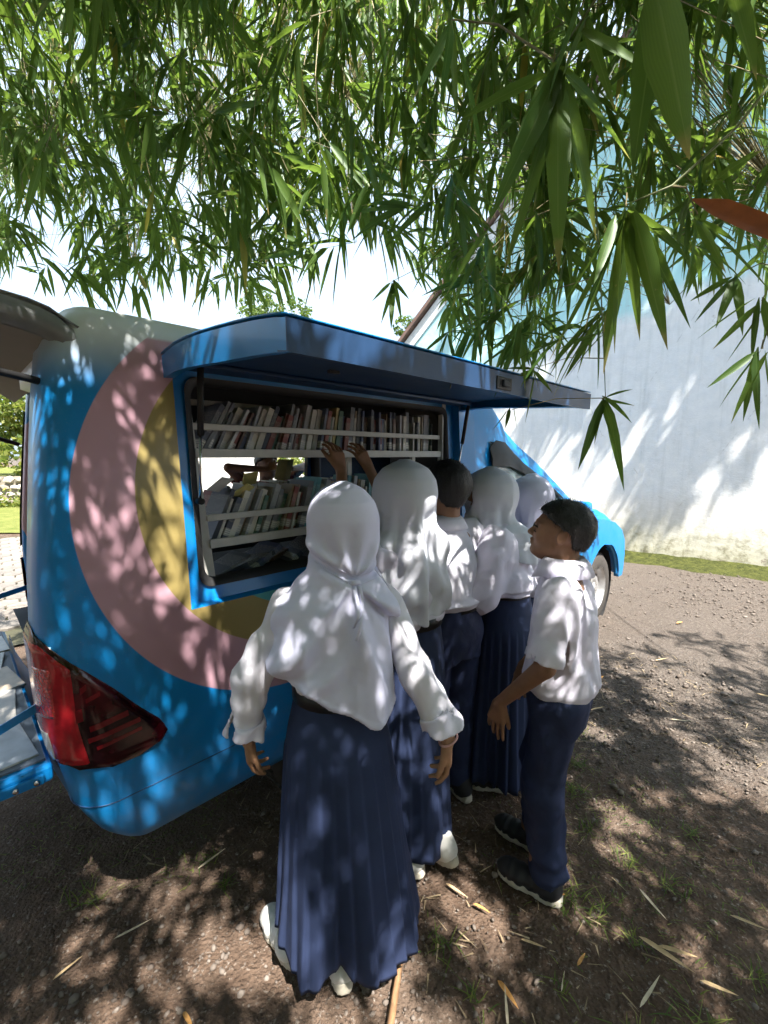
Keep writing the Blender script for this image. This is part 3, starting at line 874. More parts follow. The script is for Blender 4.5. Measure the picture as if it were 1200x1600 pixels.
def half_shell(op1):
    """near half of the cargo shell: rows x columns with the hatch opening left out"""
    cols = [('a', a) for a in (0, 12, 25, 40, 55, 70, 80, 90)] + [('s', s) for s in (.23, .29, OP0, .8, 1.2, 1.6, op1, 2.12)]
    V = []; F_ = []
    for i in range(len(ROWS)):
        for kd, q in cols:
            V.append(shell_point(i, q) if kd == 'a' else shell_point(i, None, q))
    m = len(cols); io = [k for k, c_ in enumerate(cols) if c_ == ('s', OP0)][0]; i1 = [k for k, c_ in enumerate(cols) if c_ == ('s', op1)][0]
    for i in range(len(ROWS)-1):
        for k in range(m-1):
            if I_OB <= i < I_OT and io <= k < i1: continue
            F_.append((i*m+k, i*m+k+1, (i+1)*m+k+1, (i+1)*m+k))
    # rear pillar face and its jamb, going inwards
    for di, (dy, dsv) in enumerate(((.10, 0.0), (.11, .03), (.115, .16))):
        for i in range(len(ROWS)):
            x, y, z = shell_point(i, 0); ny, nzv = RN[i]
            zz = min(z - nzv * dy, 2.0) if i > I_OT else z
            yy = y - ny * dy if i <= I_OT else y - ny * dy
            V.append((x + dsv, yy, zz))
    nb = len(ROWS) * m; n_r = len(ROWS)
    for i in range(4, n_r-1):
        F_.append((i*m, (i+1)*m, nb+i+1, nb+i))
        F_.append((nb+i, nb+i+1, nb+n_r+i+1, nb+n_r+i)); F_.append((nb+n_r+i, nb+n_r+i+1, nb+2*n_r+i+1, nb+2*n_r+i))
    return V, F_
mb = MB()
v, f_ = half_shell(1.97); mb.add(v, f_)
v, f_ = half_shell(2.1); mb.add([(x + .13 * max(0, 1 - max(0, x) / .5), WIDTH - y, z) for x, y, z in v], [q[::-1] for q in f_])
# rear bumper face and lower tail under the gate
mb.grid([[shell_point(i, 0) for i in range(0, 6)], [(s0(ROWS[i][1]) - .03, .5, ROWS[i][1]) for i in range(0, 6)], [(s0(ROWS[i][1]) - .035, .9, ROWS[i][1]) for i in range(0, 6)], [(s0(ROWS[i][1]) - .03, 1.3, ROWS[i][1]) for i in range(0, 6)], [(shell_point(i, 0)[0], WIDTH - shell_point(i, 0)[1], ROWS[i][1]) for i in range(0, 6)]])
# shallow underside
mb.grid([[(.14, .19, .335), (.14, 1.61, .335)], [(2.1, .08, .331), (2.1, 1.72, .331)]])
shell = mb.build('cargo_body', PAINT, van, smooth=True)
m_ = shell.modifiers.new('weld', 'WELD'); m_.merge_threshold = .0005
# interior
it = MB()
it.grid([[(2.08, .1, .8), (2.08, 1.7, .8)], [(2.08, .1, 2.0), (2.08, 1.7, 2.0)]])              # bulkhead
it.grid([[(.12, .12, 2.005), (.12, 1.68, 2.005)], [(2.08, .12, 2.005), (2.08, 1.68, 2.005)]])   # headliner
it.grid([[(-.0, .13, .80), (-.0, 1.67, .80)], [(2.08, .13, .80), (2.08, 1.67, .80)]])           # bed floor
it.grid([[(.14, .10, .80), (.14, .07, 1.12)], [(2.08, .10, .80), (2.08, .07, 1.12)]])
it.grid([[(.14, 1.70, .80), (.14, 1.73, 1.12)], [(2.08, 1.70, .80), (2.08, 1.73, 1.12)]])
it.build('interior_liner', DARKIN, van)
# painted return of the hatch opening, then the black inner frame with rounded corners
def opening_ring(inset, y_off, rcorner, n=6, far=False, op1=1.97):
    x0, x1, z0, z1 = OP0 + inset, op1 - inset, 1.13 + inset, 1.99 - inset
    pts = []
    for cx_, cz_, a0 in ((x1 - rcorner, z1 - rcorner, 0), (x0 + rcorner, z1 - rcorner, 90), (x0 + rcorner, z0 + rcorner, 180), (x1 - rcorner, z0 + rcorner, 270)):
        for k in range(n):
            a = rad(a0 + 90 * k / (n - 1)); px_, pz_ = cx_ + rcorner * math.cos(a), cz_ + rcorner * math.sin(a)
            yy = y_side(pz_) + y_off
            pts.append((px_, WIDTH - yy if far else yy, pz_))
    return pts
for far, op1 in ((False, 1.97), (True, 2.1)):
    r0 = opening_ring(0, 0, .002, far=far, op1=op1); r1 = opening_ring(.004, .045, .01, far=far, op1=op1); r2 = opening_ring(.055, .055, .05, far=far, op1=op1)
    MB().grid([r0, r1, r2], True).build('opening_jamb', BLUE, van)
    r3 = opening_ring(.052, .045, .05, far=far, op1=op1); r4 = opening_ring(.074, .05, .055, far=far, op1=op1); r5 = opening_ring(.077, .10, .055, far=far, op1=op1)
    MB().grid([r3, r4, r5], True).build('rubber_seal', RUBBER, van, smooth=True)

# ---- raised side hatch (near side): arched panel with a deep rim, hinged at the roof edge
def hatch(far, op1, name='side_hatch'):
    N = 14
    x0, x1 = OP0 - .03, op1 + .03
    def P(u, drop, x):
        tt = .74 * u
        z = float(np.interp(tt, [0, .1, .22, .335, .483, .607, .70, .74], [1.99, 2.004, 2.006, 2.0, 1.988, 1.976, 1.963, 1.955])) - drop
        y = .06 - tt
        return (x, WIDTH - y if far else y, z)
    skin = MB(); skin.grid([[P(k / N, 0, x) for x in (x0, x0 + .02, (x0 + x1) / 2, x1 - .02, x1)] for k in range(N + 1)])
    sk = skin.build(name, PAINT_H, van, smooth=True, solid=.004)
    rim = MB()
    for x in (x0 + .004, x1 - .004):
        a = [P(k / N, .006, x) for k in range(N + 1)]; b = [P(k / N, .075 + .012 * math.sin(PI * k / N), x) for k in range(N + 1)]
        sx = .03 if x < 1 else -.03
        c_ = [(p[0] + sx, p[1], p[2] + .004) for p in b]
        MB().grid([a, b, c_]).build('end_plate', BLUE, sk, solid=.003)
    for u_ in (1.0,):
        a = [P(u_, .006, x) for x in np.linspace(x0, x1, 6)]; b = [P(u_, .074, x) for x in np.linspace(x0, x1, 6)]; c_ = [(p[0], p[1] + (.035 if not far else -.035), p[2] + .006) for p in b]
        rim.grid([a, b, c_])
    rim.build('hatch_rim', DBLUE, sk, solid=.003)  # navy here holds both dark inner paint and the rim's deep shade
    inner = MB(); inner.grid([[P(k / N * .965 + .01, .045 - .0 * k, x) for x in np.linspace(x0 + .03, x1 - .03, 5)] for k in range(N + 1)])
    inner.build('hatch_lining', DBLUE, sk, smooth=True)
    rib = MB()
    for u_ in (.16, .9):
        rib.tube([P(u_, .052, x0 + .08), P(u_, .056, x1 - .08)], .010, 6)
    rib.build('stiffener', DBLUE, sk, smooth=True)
    if not far:
        lb = MB(); p = P(1.0, .045, 1.2)
        lb.box((1.16, p[1] - .006, p[2] - .022), (1.26, p[1] + .006, p[2] + .022)); lb.build('latch_plate', RUBBER, sk, bevel=.003)
        lb = MB(); lb.box((1.19, p[1] - .016, p[2] - .012), (1.23, p[1] - .004, p[2] + .012)); lb.build('latch', DGLASS, sk, bevel=.003)
        tb = MB(); q = P(.5, .058, .75); tb.box((q[0] - .02, q[1] - .008, q[2] - .006), (q[0] + .02, q[1] + .008, q[2] + .004)); tb.build('clip', DARKIN, sk)
    return sk
t = NT('van_paint_hatch'); o = t.obj()
t.bsdf(t.mix(t.noise(3, 4, .6, o), (0.002, 0.195, 0.52), (0.003, 0.21, 0.56)), .3, 0, .4, .3); PAINT_H = t.m
hatch(False, 1.97); hatch(True, 2.1, 'far_side_hatch')
# hinge bracket and gas struts
for x, zt in ((OP0 + .055, 1.975), (1.93, 1.975)):
    MB().box((x - .022, -.03, zt - .02), (x + .022, .03, zt + .03)).build('strut_bracket', STEEL, van, bevel=.004)
    top_ = Vector((x, -.045, zt + .0)); bot = Vector((x + .012, .045, 1.50)); mid = top_.lerp(bot, .52)
    st = MB(); st.tube([top_, mid], .0105, 10); so = st.build('gas_strut', RUBBER, van, smooth=True)
    st = MB(); st.tube([mid, bot], .0045, 8); st.build('piston_rod', CHROME, so, smooth=True)
    st = MB(); st.tube([bot + Vector((0, -.012, 0)), bot + Vector((0, .02, 0))], .012, 8); st.build('ball_joint', RUBBER, so, smooth=True)

# ---- bookcase: posts, shelves, guard rails (one thing inside the van)
case = empty('bookcase', VO, VROT, 'grey steel bookcase with two shelves and guard rails inside the van', 'bookcase')
def sy(z): return y_side(z) + .085
POST_X = [.435, 1.86]
pb = MB()
pb.add([(.405, sy(1.93), 1.93), (.44, sy(1.93), 1.93), (.44, sy(1.93) + .03, 1.93), (.405, sy(1.93) + .03, 1.93), (.455, sy(1.2), 1.19), (.49, sy(1.2), 1.19), (.49, sy(1.2) + .03, 1.19), (.455, sy(1.2) + .03, 1.19)], [(3,2,1,0),(4,5,6,7),(0,1,5,4),(1,2,6,5),(2,3,7,6),(3,0,4,7)])
pb.build('post', STEEL, case)
MB().box((1.88, sy(1.4), 1.19), (1.91, sy(1.4) + .03, 1.96)).build('post', STEEL, case)
MB().box((1.30, sy(1.5) + .16, 1.34), (1.325, sy(1.5) + .18, 1.67)).build('post', STEEL, case)
MB().box((1.66, sy(1.5) + .03, 1.34), (1.685, sy(1.5) + .05, 1.67)).build('post', STEEL, case)
SHELF = [(1.672, .445), (1.335, .475)]
for z, x0 in SHELF:
    MB().box((x0, sy(z) + .003, z - .006), (1.878, sy(z) + .24, z + .0)).build('shelf_board', STEEL, case)
    MB().box((x0, sy(z) - .012, z - .020), (1.879, sy(z) + .002, z + .014)).build('shelf_edge', STEEL, case, bevel=.003)
    MB().box((x0 - .004, sy(z + .09) - .010, z + .082), (1.879, sy(z + .09) + .006, z + .106)).build('guard_rail', STEEL, case, bevel=.003)
    MB().box((x0, sy(z) + .235, z + .001), (1.878, sy(z) + .245, z + .05)).build('back_lip', STEEL, case)
MB().box((.44, sy(1.9) + .2, 1.865), (1.878, sy(1.9) + .215, 1.888)).build('back_rail', STEEL, case)
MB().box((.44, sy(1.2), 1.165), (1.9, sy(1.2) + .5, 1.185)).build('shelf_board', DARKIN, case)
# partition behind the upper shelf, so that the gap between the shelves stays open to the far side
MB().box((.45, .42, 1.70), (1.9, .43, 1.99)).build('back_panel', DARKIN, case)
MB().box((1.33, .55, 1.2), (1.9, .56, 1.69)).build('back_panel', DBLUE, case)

# ---- books
BOOKC = [(.42,.40,.36),(.30,.31,.33),(.10,.11,.13),(.05,.06,.09),(.20,.06,.05),(.06,.13,.10),(.48,.46,.40),(.16,.17,.19),(.24,.19,.13),(.08,.10,.18),(.50,.42,.20),(.12,.07,.06),(.35,.36,.38),(.07,.22,.26)]
t_pages = plain('book_pages', (.66, .62, .53), .9, var=.1, scale=60)
BMATS = []
for i, c0 in enumerate(BOOKC):
    t = NT('book_cover_%02d' % i)
    tc = t.node('ShaderNodeTexCoord').outputs['Generated']; g = t.sep(tc)
    info = t.node('ShaderNodeObjectInfo')
    c = t.mix(t.range(info.outputs['Random'], 0, 1, 0, .55), c0, tuple(min(1, q * 1.9 + .02) for q in c0))
    # title strokes and the library's white shelf-mark sticker, printed on the spine
    st = t.math('MULTIPLY', t.range(g[2], .10, .105), t.range(g[2], .27, .275, 1, 0))
    w = t.math('MULTIPLY', st, t.range(t.math('FRACT', t.math('MULTIPLY', g[2], 22.0)), .35, .4, 1, .55))
    c = t.mix(t.math('MULTIPLY', w, t.range(info.outputs['Random'], .35, .36)), c, (.72, .71, .66))
    ti = t.math('MULTIPLY', t.math('MULTIPLY', t.range(g[2], .42, .43), t.range(g[2], .86, .87, 1, 0)), t.range(t.noise(26, 2, .7, t.scale(tc, (1, 1, 1.6))), .52, .56))
    c = t.mix(t.math('MULTIPLY', ti, .55), c, (.62, .6, .5) if sum(c0) < .7 else (.06, .06, .08))
    t.bsdf(c, .5, 0, .4); BMATS.append(t.m)
BOOK_ME = []
BOOKN = ['pale grey', 'mid grey', 'charcoal', 'near-black', 'dark red', 'dark green', 'cream', 'slate', 'tan', 'navy', 'yellow', 'maroon', 'light grey', 'teal']
def ordinal(n): return str(n) + ('th' if 10 <= n % 100 <= 20 else {1: 'st', 2: 'nd', 3: 'rd'}.get(n % 10, 'th'))
def book_meshes(th, h, d, mat):
    cv = MB(); k = .0018
    cv.box((0, 0, 0), (k, d, h)); cv.box((th - k, 0, 0), (th, d, h)); cv.box((k, 0, 0), (th - k, k * 1.3, h))
    c_me = bpy.data.meshes.new('cover'); c_me.from_pydata(cv.v, [], cv.f); c_me.materials.append(mat)
    pg = MB(); pg.box((k, k * 1.3, .003), (th - k, d - .004, h - .003))
    p_me = bpy.data.meshes.new('pages'); p_me.from_pydata(pg.v, [], pg.f); p_me.materials.append(t_pages)
    return c_me, p_me, th, h, d
rb = random.Random(4)
for i, m_ in enumerate(BMATS):
    for k in range(2):
        BOOK_ME.append(book_meshes(rb.uniform(.008, .026), rb.uniform(.165, .235), rb.uniform(.12, .165), m_))
def put_book(bk, M, label, group):
    c_me, p_me, th, h, d = bk
    o = link_mesh('book', c_me, None); o.matrix_world = M
    p = link_mesh('pages', p_me, None, o)
    return tag(o, label, 'book', group)
def row_of_books(x0, x1, y, z, lean0, lean1, label, group, hmax=.235, seed=1, lab2=None):
    r = random.Random(seed); x = x0; cnt_ = 0
    while x < x1:
        bk = r.choice(BOOK_ME); th, h, d = bk[2:]
        if h > hmax: continue
        u = (x - x0) / (x1 - x0); a = lean0 * max(0, 1 - u * 1.5) + lean1
        a *= r.uniform(.85, 1.12); cnt_ += 1
        yy = y + r.uniform(0, .035)
        M = VM @ Matrix.Translation((x, yy, z + .001)) @ Matrix.Rotation(rad(a), 4, 'Y')
        put_book(bk, M, '%s %s, %s from the left%s' % (BOOKN[BOOK_ME.index(bk) // 2], label, ordinal(cnt_), ', leaning' if a > 8 else ''), group)
        x += th / max(.5, math.cos(rad(a))) + r.uniform(.0006, .003)
row_of_books(.46, 1.87, sy(1.69) + .03, 1.673, 30, 1, 'book on the top shelf', 'books on the top shelf', .225, 3)
row_of_books(.50, 1.87, sy(1.35) + .03, 1.336, 24, 3, 'book on the lower shelf', 'books on the lower shelf', .24, 8)
# second row behind the lower shelf, partly seen through the gap
row_of_books(.62, 1.85, sy(1.35) + .33, 1.336, 16, 2, 'book in the rear row behind the lower shelf', 'books behind the lower shelf', .205, 12)
MB().box((.5, sy(1.335) + .26, 1.325), (1.9, sy(1.335) + .52, 1.335)).build('shelf_board', STEEL, case)
for i, (x, yy, a, zr) in enumerate(((.52, .16, 70, 8), (.58, .2, 72, -12), (.66, .15, 60, 5), (.75, .22, 78, 15), (.86, .17, 55, -6), (.98, .2, 70, 10))):
    bi = (2, 3, 9, 11, 3, 7)[i]; bk = BOOK_ME[bi * 2 + i % 2]
    M = VM @ Matrix.Translation((x + .12, yy, 1.19 + .012)) @ Matrix.Rotation(rad(zr), 4, 'Z') @ Matrix.Rotation(rad(a), 4, 'Y') @ Matrix.Translation((0, 0, 0))
    M = VM @ Matrix.Translation((x, yy, 1.187)) @ Matrix.Rotation(rad(zr), 4, 'Z') @ Matrix.Rotation(rad(a), 4, 'Y')
    put_book(bk, M, '%s book fallen over on the van floor, %s from the left' % (BOOKN[bi], ordinal(i + 1)), 'books on the van floor')
# sheets and open books on top of the lower row
paper_y = plain('paper_yellow', (.62, .55, .22), .8); paper_w = plain('paper_white', (.72, .72, .70), .8)
for i, (x, yy, z, a, mt, lab) in enumerate(((.56, .17, 1.545, 20, paper_w, 'white paperback lying on the book tops near the left post'), (.72, .23, 1.56, -15, paper_y, 'yellow booklet lying on the book tops in the shelf gap'), (.64, .15, 1.515, 35, paper_y, 'thin yellow booklet tilted on the lower book row'))):
    bo = MB().box((-.03, -.045, 0), (.03, .045, .006)).build('booklet', mt, None, bevel=.001)
    bo.matrix_world = VM @ Matrix.Translation((x, yy, z)) @ Euler((rad(-35), rad(a * .5), rad(a))).to_matrix().to_4x4()
    tag(bo, lab, 'booklet')

# ---- tail light (wraps round the corner)
ARC = RC * PI / 2
def wrap(p, z, off=0.0):
    sz = s0(z); yb = y_side(z)
    if p <= 0: return (sz - off, yb + RC - p, z)
    if p < ARC:
        a = p / RC
        return (sz + RC - RC * math.cos(a) - off * math.cos(a), yb + RC - RC * math.sin(a) - off * math.sin(a), z)
    return (sz + RC + p - ARC, yb - off, z)
TL_Z = [.684, .70, .73, .78, .85, .94, 1.02, 1.09, 1.12, 1.145]
TL_R = [.27, .335, .366, .352, .30, .235, .168, .10, .06, .0]
TL_L = [.19, .12, .05, -.02, -.08, -.11, -.12, -.12, -.115, -.10]
def tail_patch(off, shrink, edge=.010, nz=18, npp=18, zlo=None, zhi=None, plo=None, phi=None):
    rows = []
    z0, z1 = zlo or TL_Z[0] + shrink, zhi or TL_Z[-1] - shrink
    for i in range(nz + 1):
        z = z0 + (z1 - z0) * i / nz
        l = float(np.interp(z, TL_Z, TL_L)) + shrink; r = float(np.interp(z, TL_Z, TL_R)) - shrink
        if plo is not None: l = max(l, plo)
        if phi is not None: r = min(r, phi)
        if r < l: r = l + .002
        row = []
        for k in range(npp + 1):
            u = k / npp
            e = min(1, min(u, 1 - u) * (r - l) / edge if r > l else 0, min(i, nz - i) / nz * (z1 - z0) / edge)
            row.append(wrap(l + (r - l) * u, z, .002 + (off - .002) * math.sqrt(max(0, e * (2 - e)))))
        rows.append(row)
    return MB().grid(rows)
t = NT('tail_lens_red'); o = t.obj(); s_ = t.sep(o)
rb_ = t.math('FRACT', t.math('MULTIPLY', s_[2], 70.0))
c = t.mix(t.range(t.noise(14, 3, .6, o), .35, .65), (.22, .006, .012), (.46, .014, .022))
t.bsdf(c, .12, 0, .4, .3, t.bump(rb_, .12, .003)); LRED = t.m
t = NT('tail_lens_dark'); o = t.obj()
t.bsdf(t.mix(t.range(t.noise(9, 3, .6, o), .4, .65), (.012, .002, .004), (.06, .003, .006)), .1, 0, .4, .25); LDARK = t.m
t = NT('tail_bright'); o = t.obj(); v_ = t.node('ShaderNodeTexVoronoi'); v_.inputs['Scale'].default_value = 120; t.link(o, v_.inputs['Vector'])
t.bsdf(t.mix(t.range(v_.outputs['Distance'], .1, .6), (.75, .03, .03), (.3, .01, .015)), .1, 0, .9, 1.0, t.bump(v_.outputs['Distance'], .6, .004)); LBRIGHT = t.m
t = NT('tail_clear'); t.bsdf((.62, .60, .60), .08, .3, .8, 1.0); LCLEAR = t.m
t = NT('tail_rib'); t.bsdf((.14, .006, .010), .15, 0, .4, .2); LRIB = t.m
gb = MB(); gb.tube([wrap(-.14 + .82 * i / 40, .555 - .00 * i, .0003) for i in range(41)], .0018, 5); gb.build('bumper_seam', DBLUE, van, smooth=True)
tl = tail_patch(.012, 0).build('tail_light', LDARK, van, smooth=True)
tail_patch(.0155, .006, .012, plo=-.2, phi=.145, zlo=.71, zhi=1.13).build('red_lens', LRED, tl, smooth=True)
tail_patch(.017, .01, .008, plo=.01, phi=.09, zlo=.88, zhi=1.05).build('reflector', LBRIGHT, tl, smooth=True)
tail_patch(.017, .01, .006, plo=-.1, phi=.055, zlo=.74, zhi=.84).build('clear_lens', LCLEAR, tl, smooth=True)
for (pa, pb_, za, zb) in ((.15, .215, .955, .975), (.16, .23, .925, .94), (.16, .30, .83, .848), (.15, .30, .795, .81), (.165, .29, .765, .776), (.10, .15, .86, .90)):
    r_ = MB(); rows = []
    for k in range(9):
        u = k / 8; zz = .012 * u; pb_ = min(pb_, float(np.interp(zb + .012, TL_Z, TL_R)) - .03)
        rows.append([wrap(pa + (pb_ - pa) * u, za + zz, .010), wrap(pa + (pb_ - pa) * u, za + zz, .0138), wrap(pa + (pb_ - pa) * u, zb + zz, .0138), wrap(pa + (pb_ - pa) * u, zb + zz, .010)])
    r_.grid(rows).build('lens_rib', LRIB, tl, smooth=False)
# far tail light edge, seen past the rear opening
ft = MB(); rows = []
for i in range(12):
    z = .72 + .36 * i / 11
    rows.append([(s0(z) + .25, WIDTH + .004, z), (s0(z) + .17, WIDTH - .01, z), (s0(z) + .118, WIDTH - .09, z), (s0(z) + .116, WIDTH - .15, z)])
ft.grid(rows).build('tail_light', LRED, van, smooth=True)
fd = MB(); rows = []
for i in range(12):
    z = 1.15 + .75 * i / 11
    rows.append([(s0(z) + .33, WIDTH - y_side(z) + .006, z), (s0(z) + .24, WIDTH - y_side(z) + .006, z), (s0(z) + .15, WIDTH - y_side(z) - .03, z), (s0(z) + .124, WIDTH - y_side(z) - .10, z)])
fd.grid(rows).build('rear_pillar_trim', plain('pillar_trim', (.03, .035, .04), .4), van, smooth=True)

# ---- rear hatch raised over the back
def RH(u, y, lift=0.0):
    ang = rad(7); L = .78
    return (.06 - L * u * math.cos(ang), y, 2.062 + L * u * math.sin(ang) + lift - .05 * math.exp(-max(u + .05, 0) / .05))
crownz = lambda y: .085 * (1 - ((y - .9) / .9) ** 4)
rows = [[RH(u, y, crownz(y) * (1 - .3 * u) - .05 * u * u) for y in (.075, .09, .12, .2, .4, .9, 1.4, 1.6, 1.7, 1.72, 1.73)] for u in (-.08, -.03, .02, .08, .2, .4, .6, .8, .95, 1)]
rh = MB().grid(rows).build('rear_hatch', plain('hatch_silver', (.19, .20, .20), .4, var=.12, coat=.2), van, smooth=True, solid=.006)
rows = [[RH(u, y, -.055 + .02 * crownz(y)) for y in (.11, .15, .4, .9, 1.4, 1.7, 1.72)] for u in (-.06, .02, .3, .6, .98)]
hl = MB().grid(rows).build('hatch_lining', TRIM, rh, smooth=True)
rows = [[RH(u, .12, -.06), RH(u, .085, -.05), RH(u, .07, -.015), RH(u, .08, .012)] for u in (-.08, -.04, 0, .05, .12, .25, .5, .75, 1)]
MB().grid(rows).build('hatch_edge', MATS['hatch_silver'], rh, smooth=True)
MB().add([RH(.28, .30, -.075), RH(.28, 1.5, -.075), RH(.92, 1.5, -.085), RH(.92, .30, -.085)], [(0, 1, 2, 3)]).build('rear_window', DGLASS, rh)
fr = MB(); fr.tube([RH(.28, .30, -.08), RH(.28, 1.5, -.08), RH(.92, 1.5, -.09), RH(.92, .30, -.09), RH(.28, .30, -.08)], .012, 6); fr.build('window_frame', plain('hatch_red_edge', (.28, .06, .06), .5), rh)
sb = MB(); sb.tube([(.10, .14, 1.86), (-.62, .16, 2.0)], .011, 8); sb.build('hatch_strut', RUBBER, van, smooth=True)
sb = MB(); sb.tube([(.10, 1.64, 1.72), (-.62, 1.62, 1.99)], .011, 8); sb.build('hatch_strut', RUBBER, van, smooth=True)

# ---- dropped tailgate
TGZ = .70
tg = MB(); tg.box((-.56, .13, TGZ - .06), (-.045, 1.63, TGZ)); tgo = tg.build('tailgate', BLUE, van, bevel=.012)
MB().box((-.52, .115, TGZ - .05), (-.07, .128, TGZ - .018)).build('edge_channel', BLUE, tgo, bevel=.005)
for x in (-.09, -.14, -.20, -.30):
    MB().tube([(x, .108, TGZ - .034), (x, .116, TGZ - .034)], .008, 8).build('rivet', CHROME, tgo, smooth=True)
MB().box((-.54, .16, TGZ + .001), (-.06, 1.60, TGZ + .008)).build('bed_mat', plain('gate_plastic', (.10, .13, .17), .6), tgo)
for y in (.17, 1.62):
    a = Vector((-.50, y, TGZ + .012 if y < 1 else TGZ + .1)); b = Vector((-.03, y - .02, .90)) if y < 1 else Vector((.10, y + .04, .92)); d = (b - a).normalized(); w_ = Vector((0, 0, .014))
    st = MB(); st.add([a - w_, b - w_, b + w_, a + w_, a - w_ + Vector((0, .004, 0)), b - w_ + Vector((0, .004, 0)), b + w_ + Vector((0, .004, 0)), a + w_ + Vector((0, .004, 0))], [(3,2,1,0),(4,5,6,7),(0,1,5,4),(2,3,7,6)]); so = st.build('gate_stay', BLUE, van)
    MB().tube([a.lerp(b, .45) + Vector((0, -.004, 0)), a.lerp(b, .45) + Vector((0, .008, 0))], .012, 10).build('stay_rivet', CHROME, so, smooth=True)
MAG = [plain('magazine_%d' % i, c0, .35, var=.35, scale=9) for i, c0 in enumerate(((.45, .46, .44), (.55, .55, .53), (.38, .42, .47), (.5, .46, .42), (.42, .34, .25)))]
for i, (x, y, a, w_, h_) in enumerate(((-.19, .32, 6, .21, .28), (-.20, .62, -5, .22, .26), (-.17, .88, 10, .22, .24), (-.20, 1.12, -8, .22, .22), (-.17, 1.36, 4, .22, .22), (-.40, .46, 18, .2, .27), (-.42, .8, -12, .2, .27))):
    mo = MB().box((-w_ / 2, -h_ / 2, 0), (w_ / 2, h_ / 2, .007)).build('magazine', MAG[i % 5], None, bevel=.001)
    mo.matrix_world = VM @ Matrix.Translation((x, y, TGZ + .010 + (.009 if i > 4 else 0))) @ Matrix.Rotation(rad(a), 4, 'Z') @ Matrix.Rotation(rad(2), 4, 'X')
    pg = MB().box((-w_ / 2 + .002, -h_ / 2 + .002, .0072), (w_ / 2 - .002, h_ / 2 - .002, .0085)).build('front_page', MAG[(i + 2) % 5], mo)
    tag(mo, 'magazine on the dropped tailgate, ' + ('nearest the tail light', 'second from the tail light', 'third from the tail light', 'fourth from the tail light', 'farthest from the tail light', 'lying on the nearest two', 'lying on the middle ones')[i], 'magazine', 'magazines on the tailgate')

# ---- cab, bonnet and front end
def yc(z): return .0 if z < 1.08 else (z - 1.08) * .30
AX, AZ, AR = 4.27, .36, .455
poly = [(2.12, .44), (2.12, 1.08), (3.0, 1.09), (3.7, 1.09), (4.15, 1.07), (4.5, 1.0), (4.72, .90), (4.83, .78), (4.86, .62), (4.85, .46), (4.83, .40)]
arch = [(AX + AR * math.cos(rad(a)), AZ + AR * math.sin(rad(a))) for a in range(5, 180, 9)]
poly = poly + [(AX + AR + .02, .40)] + arch + [(AX - AR, .40), (AX - AR - .03, .40)]
bmx = bmesh.new(); fv = [bmx.verts.new((x, .0 + .02 * max(0, (.6 - z)) , z)) for x, z in poly]; bmx.faces.new(fv[::-1])
bmesh.ops.triangulate(bmx, faces=bmx.faces[:]); me = bpy.data.meshes.new('fender'); bmx.to_mesh(me); bmx.free()
fe = link_mesh('front_side_panel', me, PAINT, van); sm = fe.modifiers.new('t', 'SOLIDIFY'); sm.thickness = .05; sm.offset = 1
me2 = me.copy(); me2.transform(Matrix.Scale(-1, 4, (0, 1, 0))); me2.flip_normals(); fe2 = link_mesh('front_side_panel', me2, PAINT, van); fe2.location = (0, WIDTH, 0)
fl = MB(); fl.tube([(x, -.012, z) for x, z in [(AX + AR + .012, .42)] + [(AX + (AR + .012) * math.cos(rad(a)), AZ + (AR + .012) * math.sin(rad(a))) for a in range(10, 175, 9)] + [(AX - AR - .012, .42)]], .022, 8); fl.build('arch_lip', PAINT, van, smooth=True)
wh = MB(); wh.tube([(AX, .03, AZ), (AX, .40, AZ)], AR + .01, 24, False); wh.build('wheel_well', RUBBER, van)
# upper body: windows zone, roof, windscreen, bonnet as lofted sections (half width, mirrored)
secs = [(2.12, .075, 1.99, .10, 2.10), (2.40, .10, 1.97, .20, 2.08), (2.62, .15, 1.88, .28, 2.01), (2.80, .18, 1.73, .30, 1.90), (2.95, .165, 1.63, .28, 1.80), (3.20, .125, 1.50, .24, 1.66), (3.50, .07, 1.32, .18, 1.46), (3.72, .035, 1.21, .12, 1.28), (3.95, .02, 1.15, .12, 1.20), (4.3, .012, 1.08, .13, 1.16), (4.6, .015, .99, .16, 1.08), (4.80, .06, .90, .22, .96), (4.90, .16, .80, .32, .84)]
rows = []
for (s, ye, ze_, yt, zt) in secs:
    zb = float(np.interp(s, [2.12, 3.7, 4.15, 4.5, 4.72, 4.83, 4.9], [1.085, 1.085, 1.065, .99, .89, .775, .7])) 
    yb = 0.002 if s < 4.75 else .02
    half = [(s, yb, zb), (s, yb + (ye - yb) * .5, zb + (ze_ - zb) * .55), (s, ye, ze_), (s, (ye + yt) / 2, ze_ + (zt - ze_) * .72), (s, yt + .1, zt), (s, .6, zt + .015), (s, .9, zt + .02)]
    rows.append(half + [(a, WIDTH - b, c_) for a, b, c_ in half[-2::-1]])
MB().grid(rows).build('cab', PAINT, van, smooth=True)
# nose
rows = []
for z in (.38, .5, .62, .72, .80, .86):
    sf = float(np.interp(z, [.38, .5, .62, .78, .9], [4.83, 4.85, 4.86, 4.83, 4.72]))
    half = [(sf - .02, .0, z), (sf + .06, .03, z), (sf + .14, .10, z), (sf + .22, .28, z), (sf + .26, .55, z), (sf + .27, .9, z)]
    rows.append(half + [(a, WIDTH - b, z) for a, b, c_ in half[-2::-1]])
MB().grid(rows).build('front_bumper', PAINT, van, smooth=True)
hlg = MB(); rows = []
for z in (.80, .85, .90, .95):
    rows.append([(4.62 - (z - .8), -.004, z), (4.74 - (z - .8) * .8, .0, z), (4.86 - (z - .8) * .9, .06, z), (4.93 - (z - .8) * .9, .2, z)])
hlg.grid(rows).build('headlight', DGLASS, van, smooth=True)
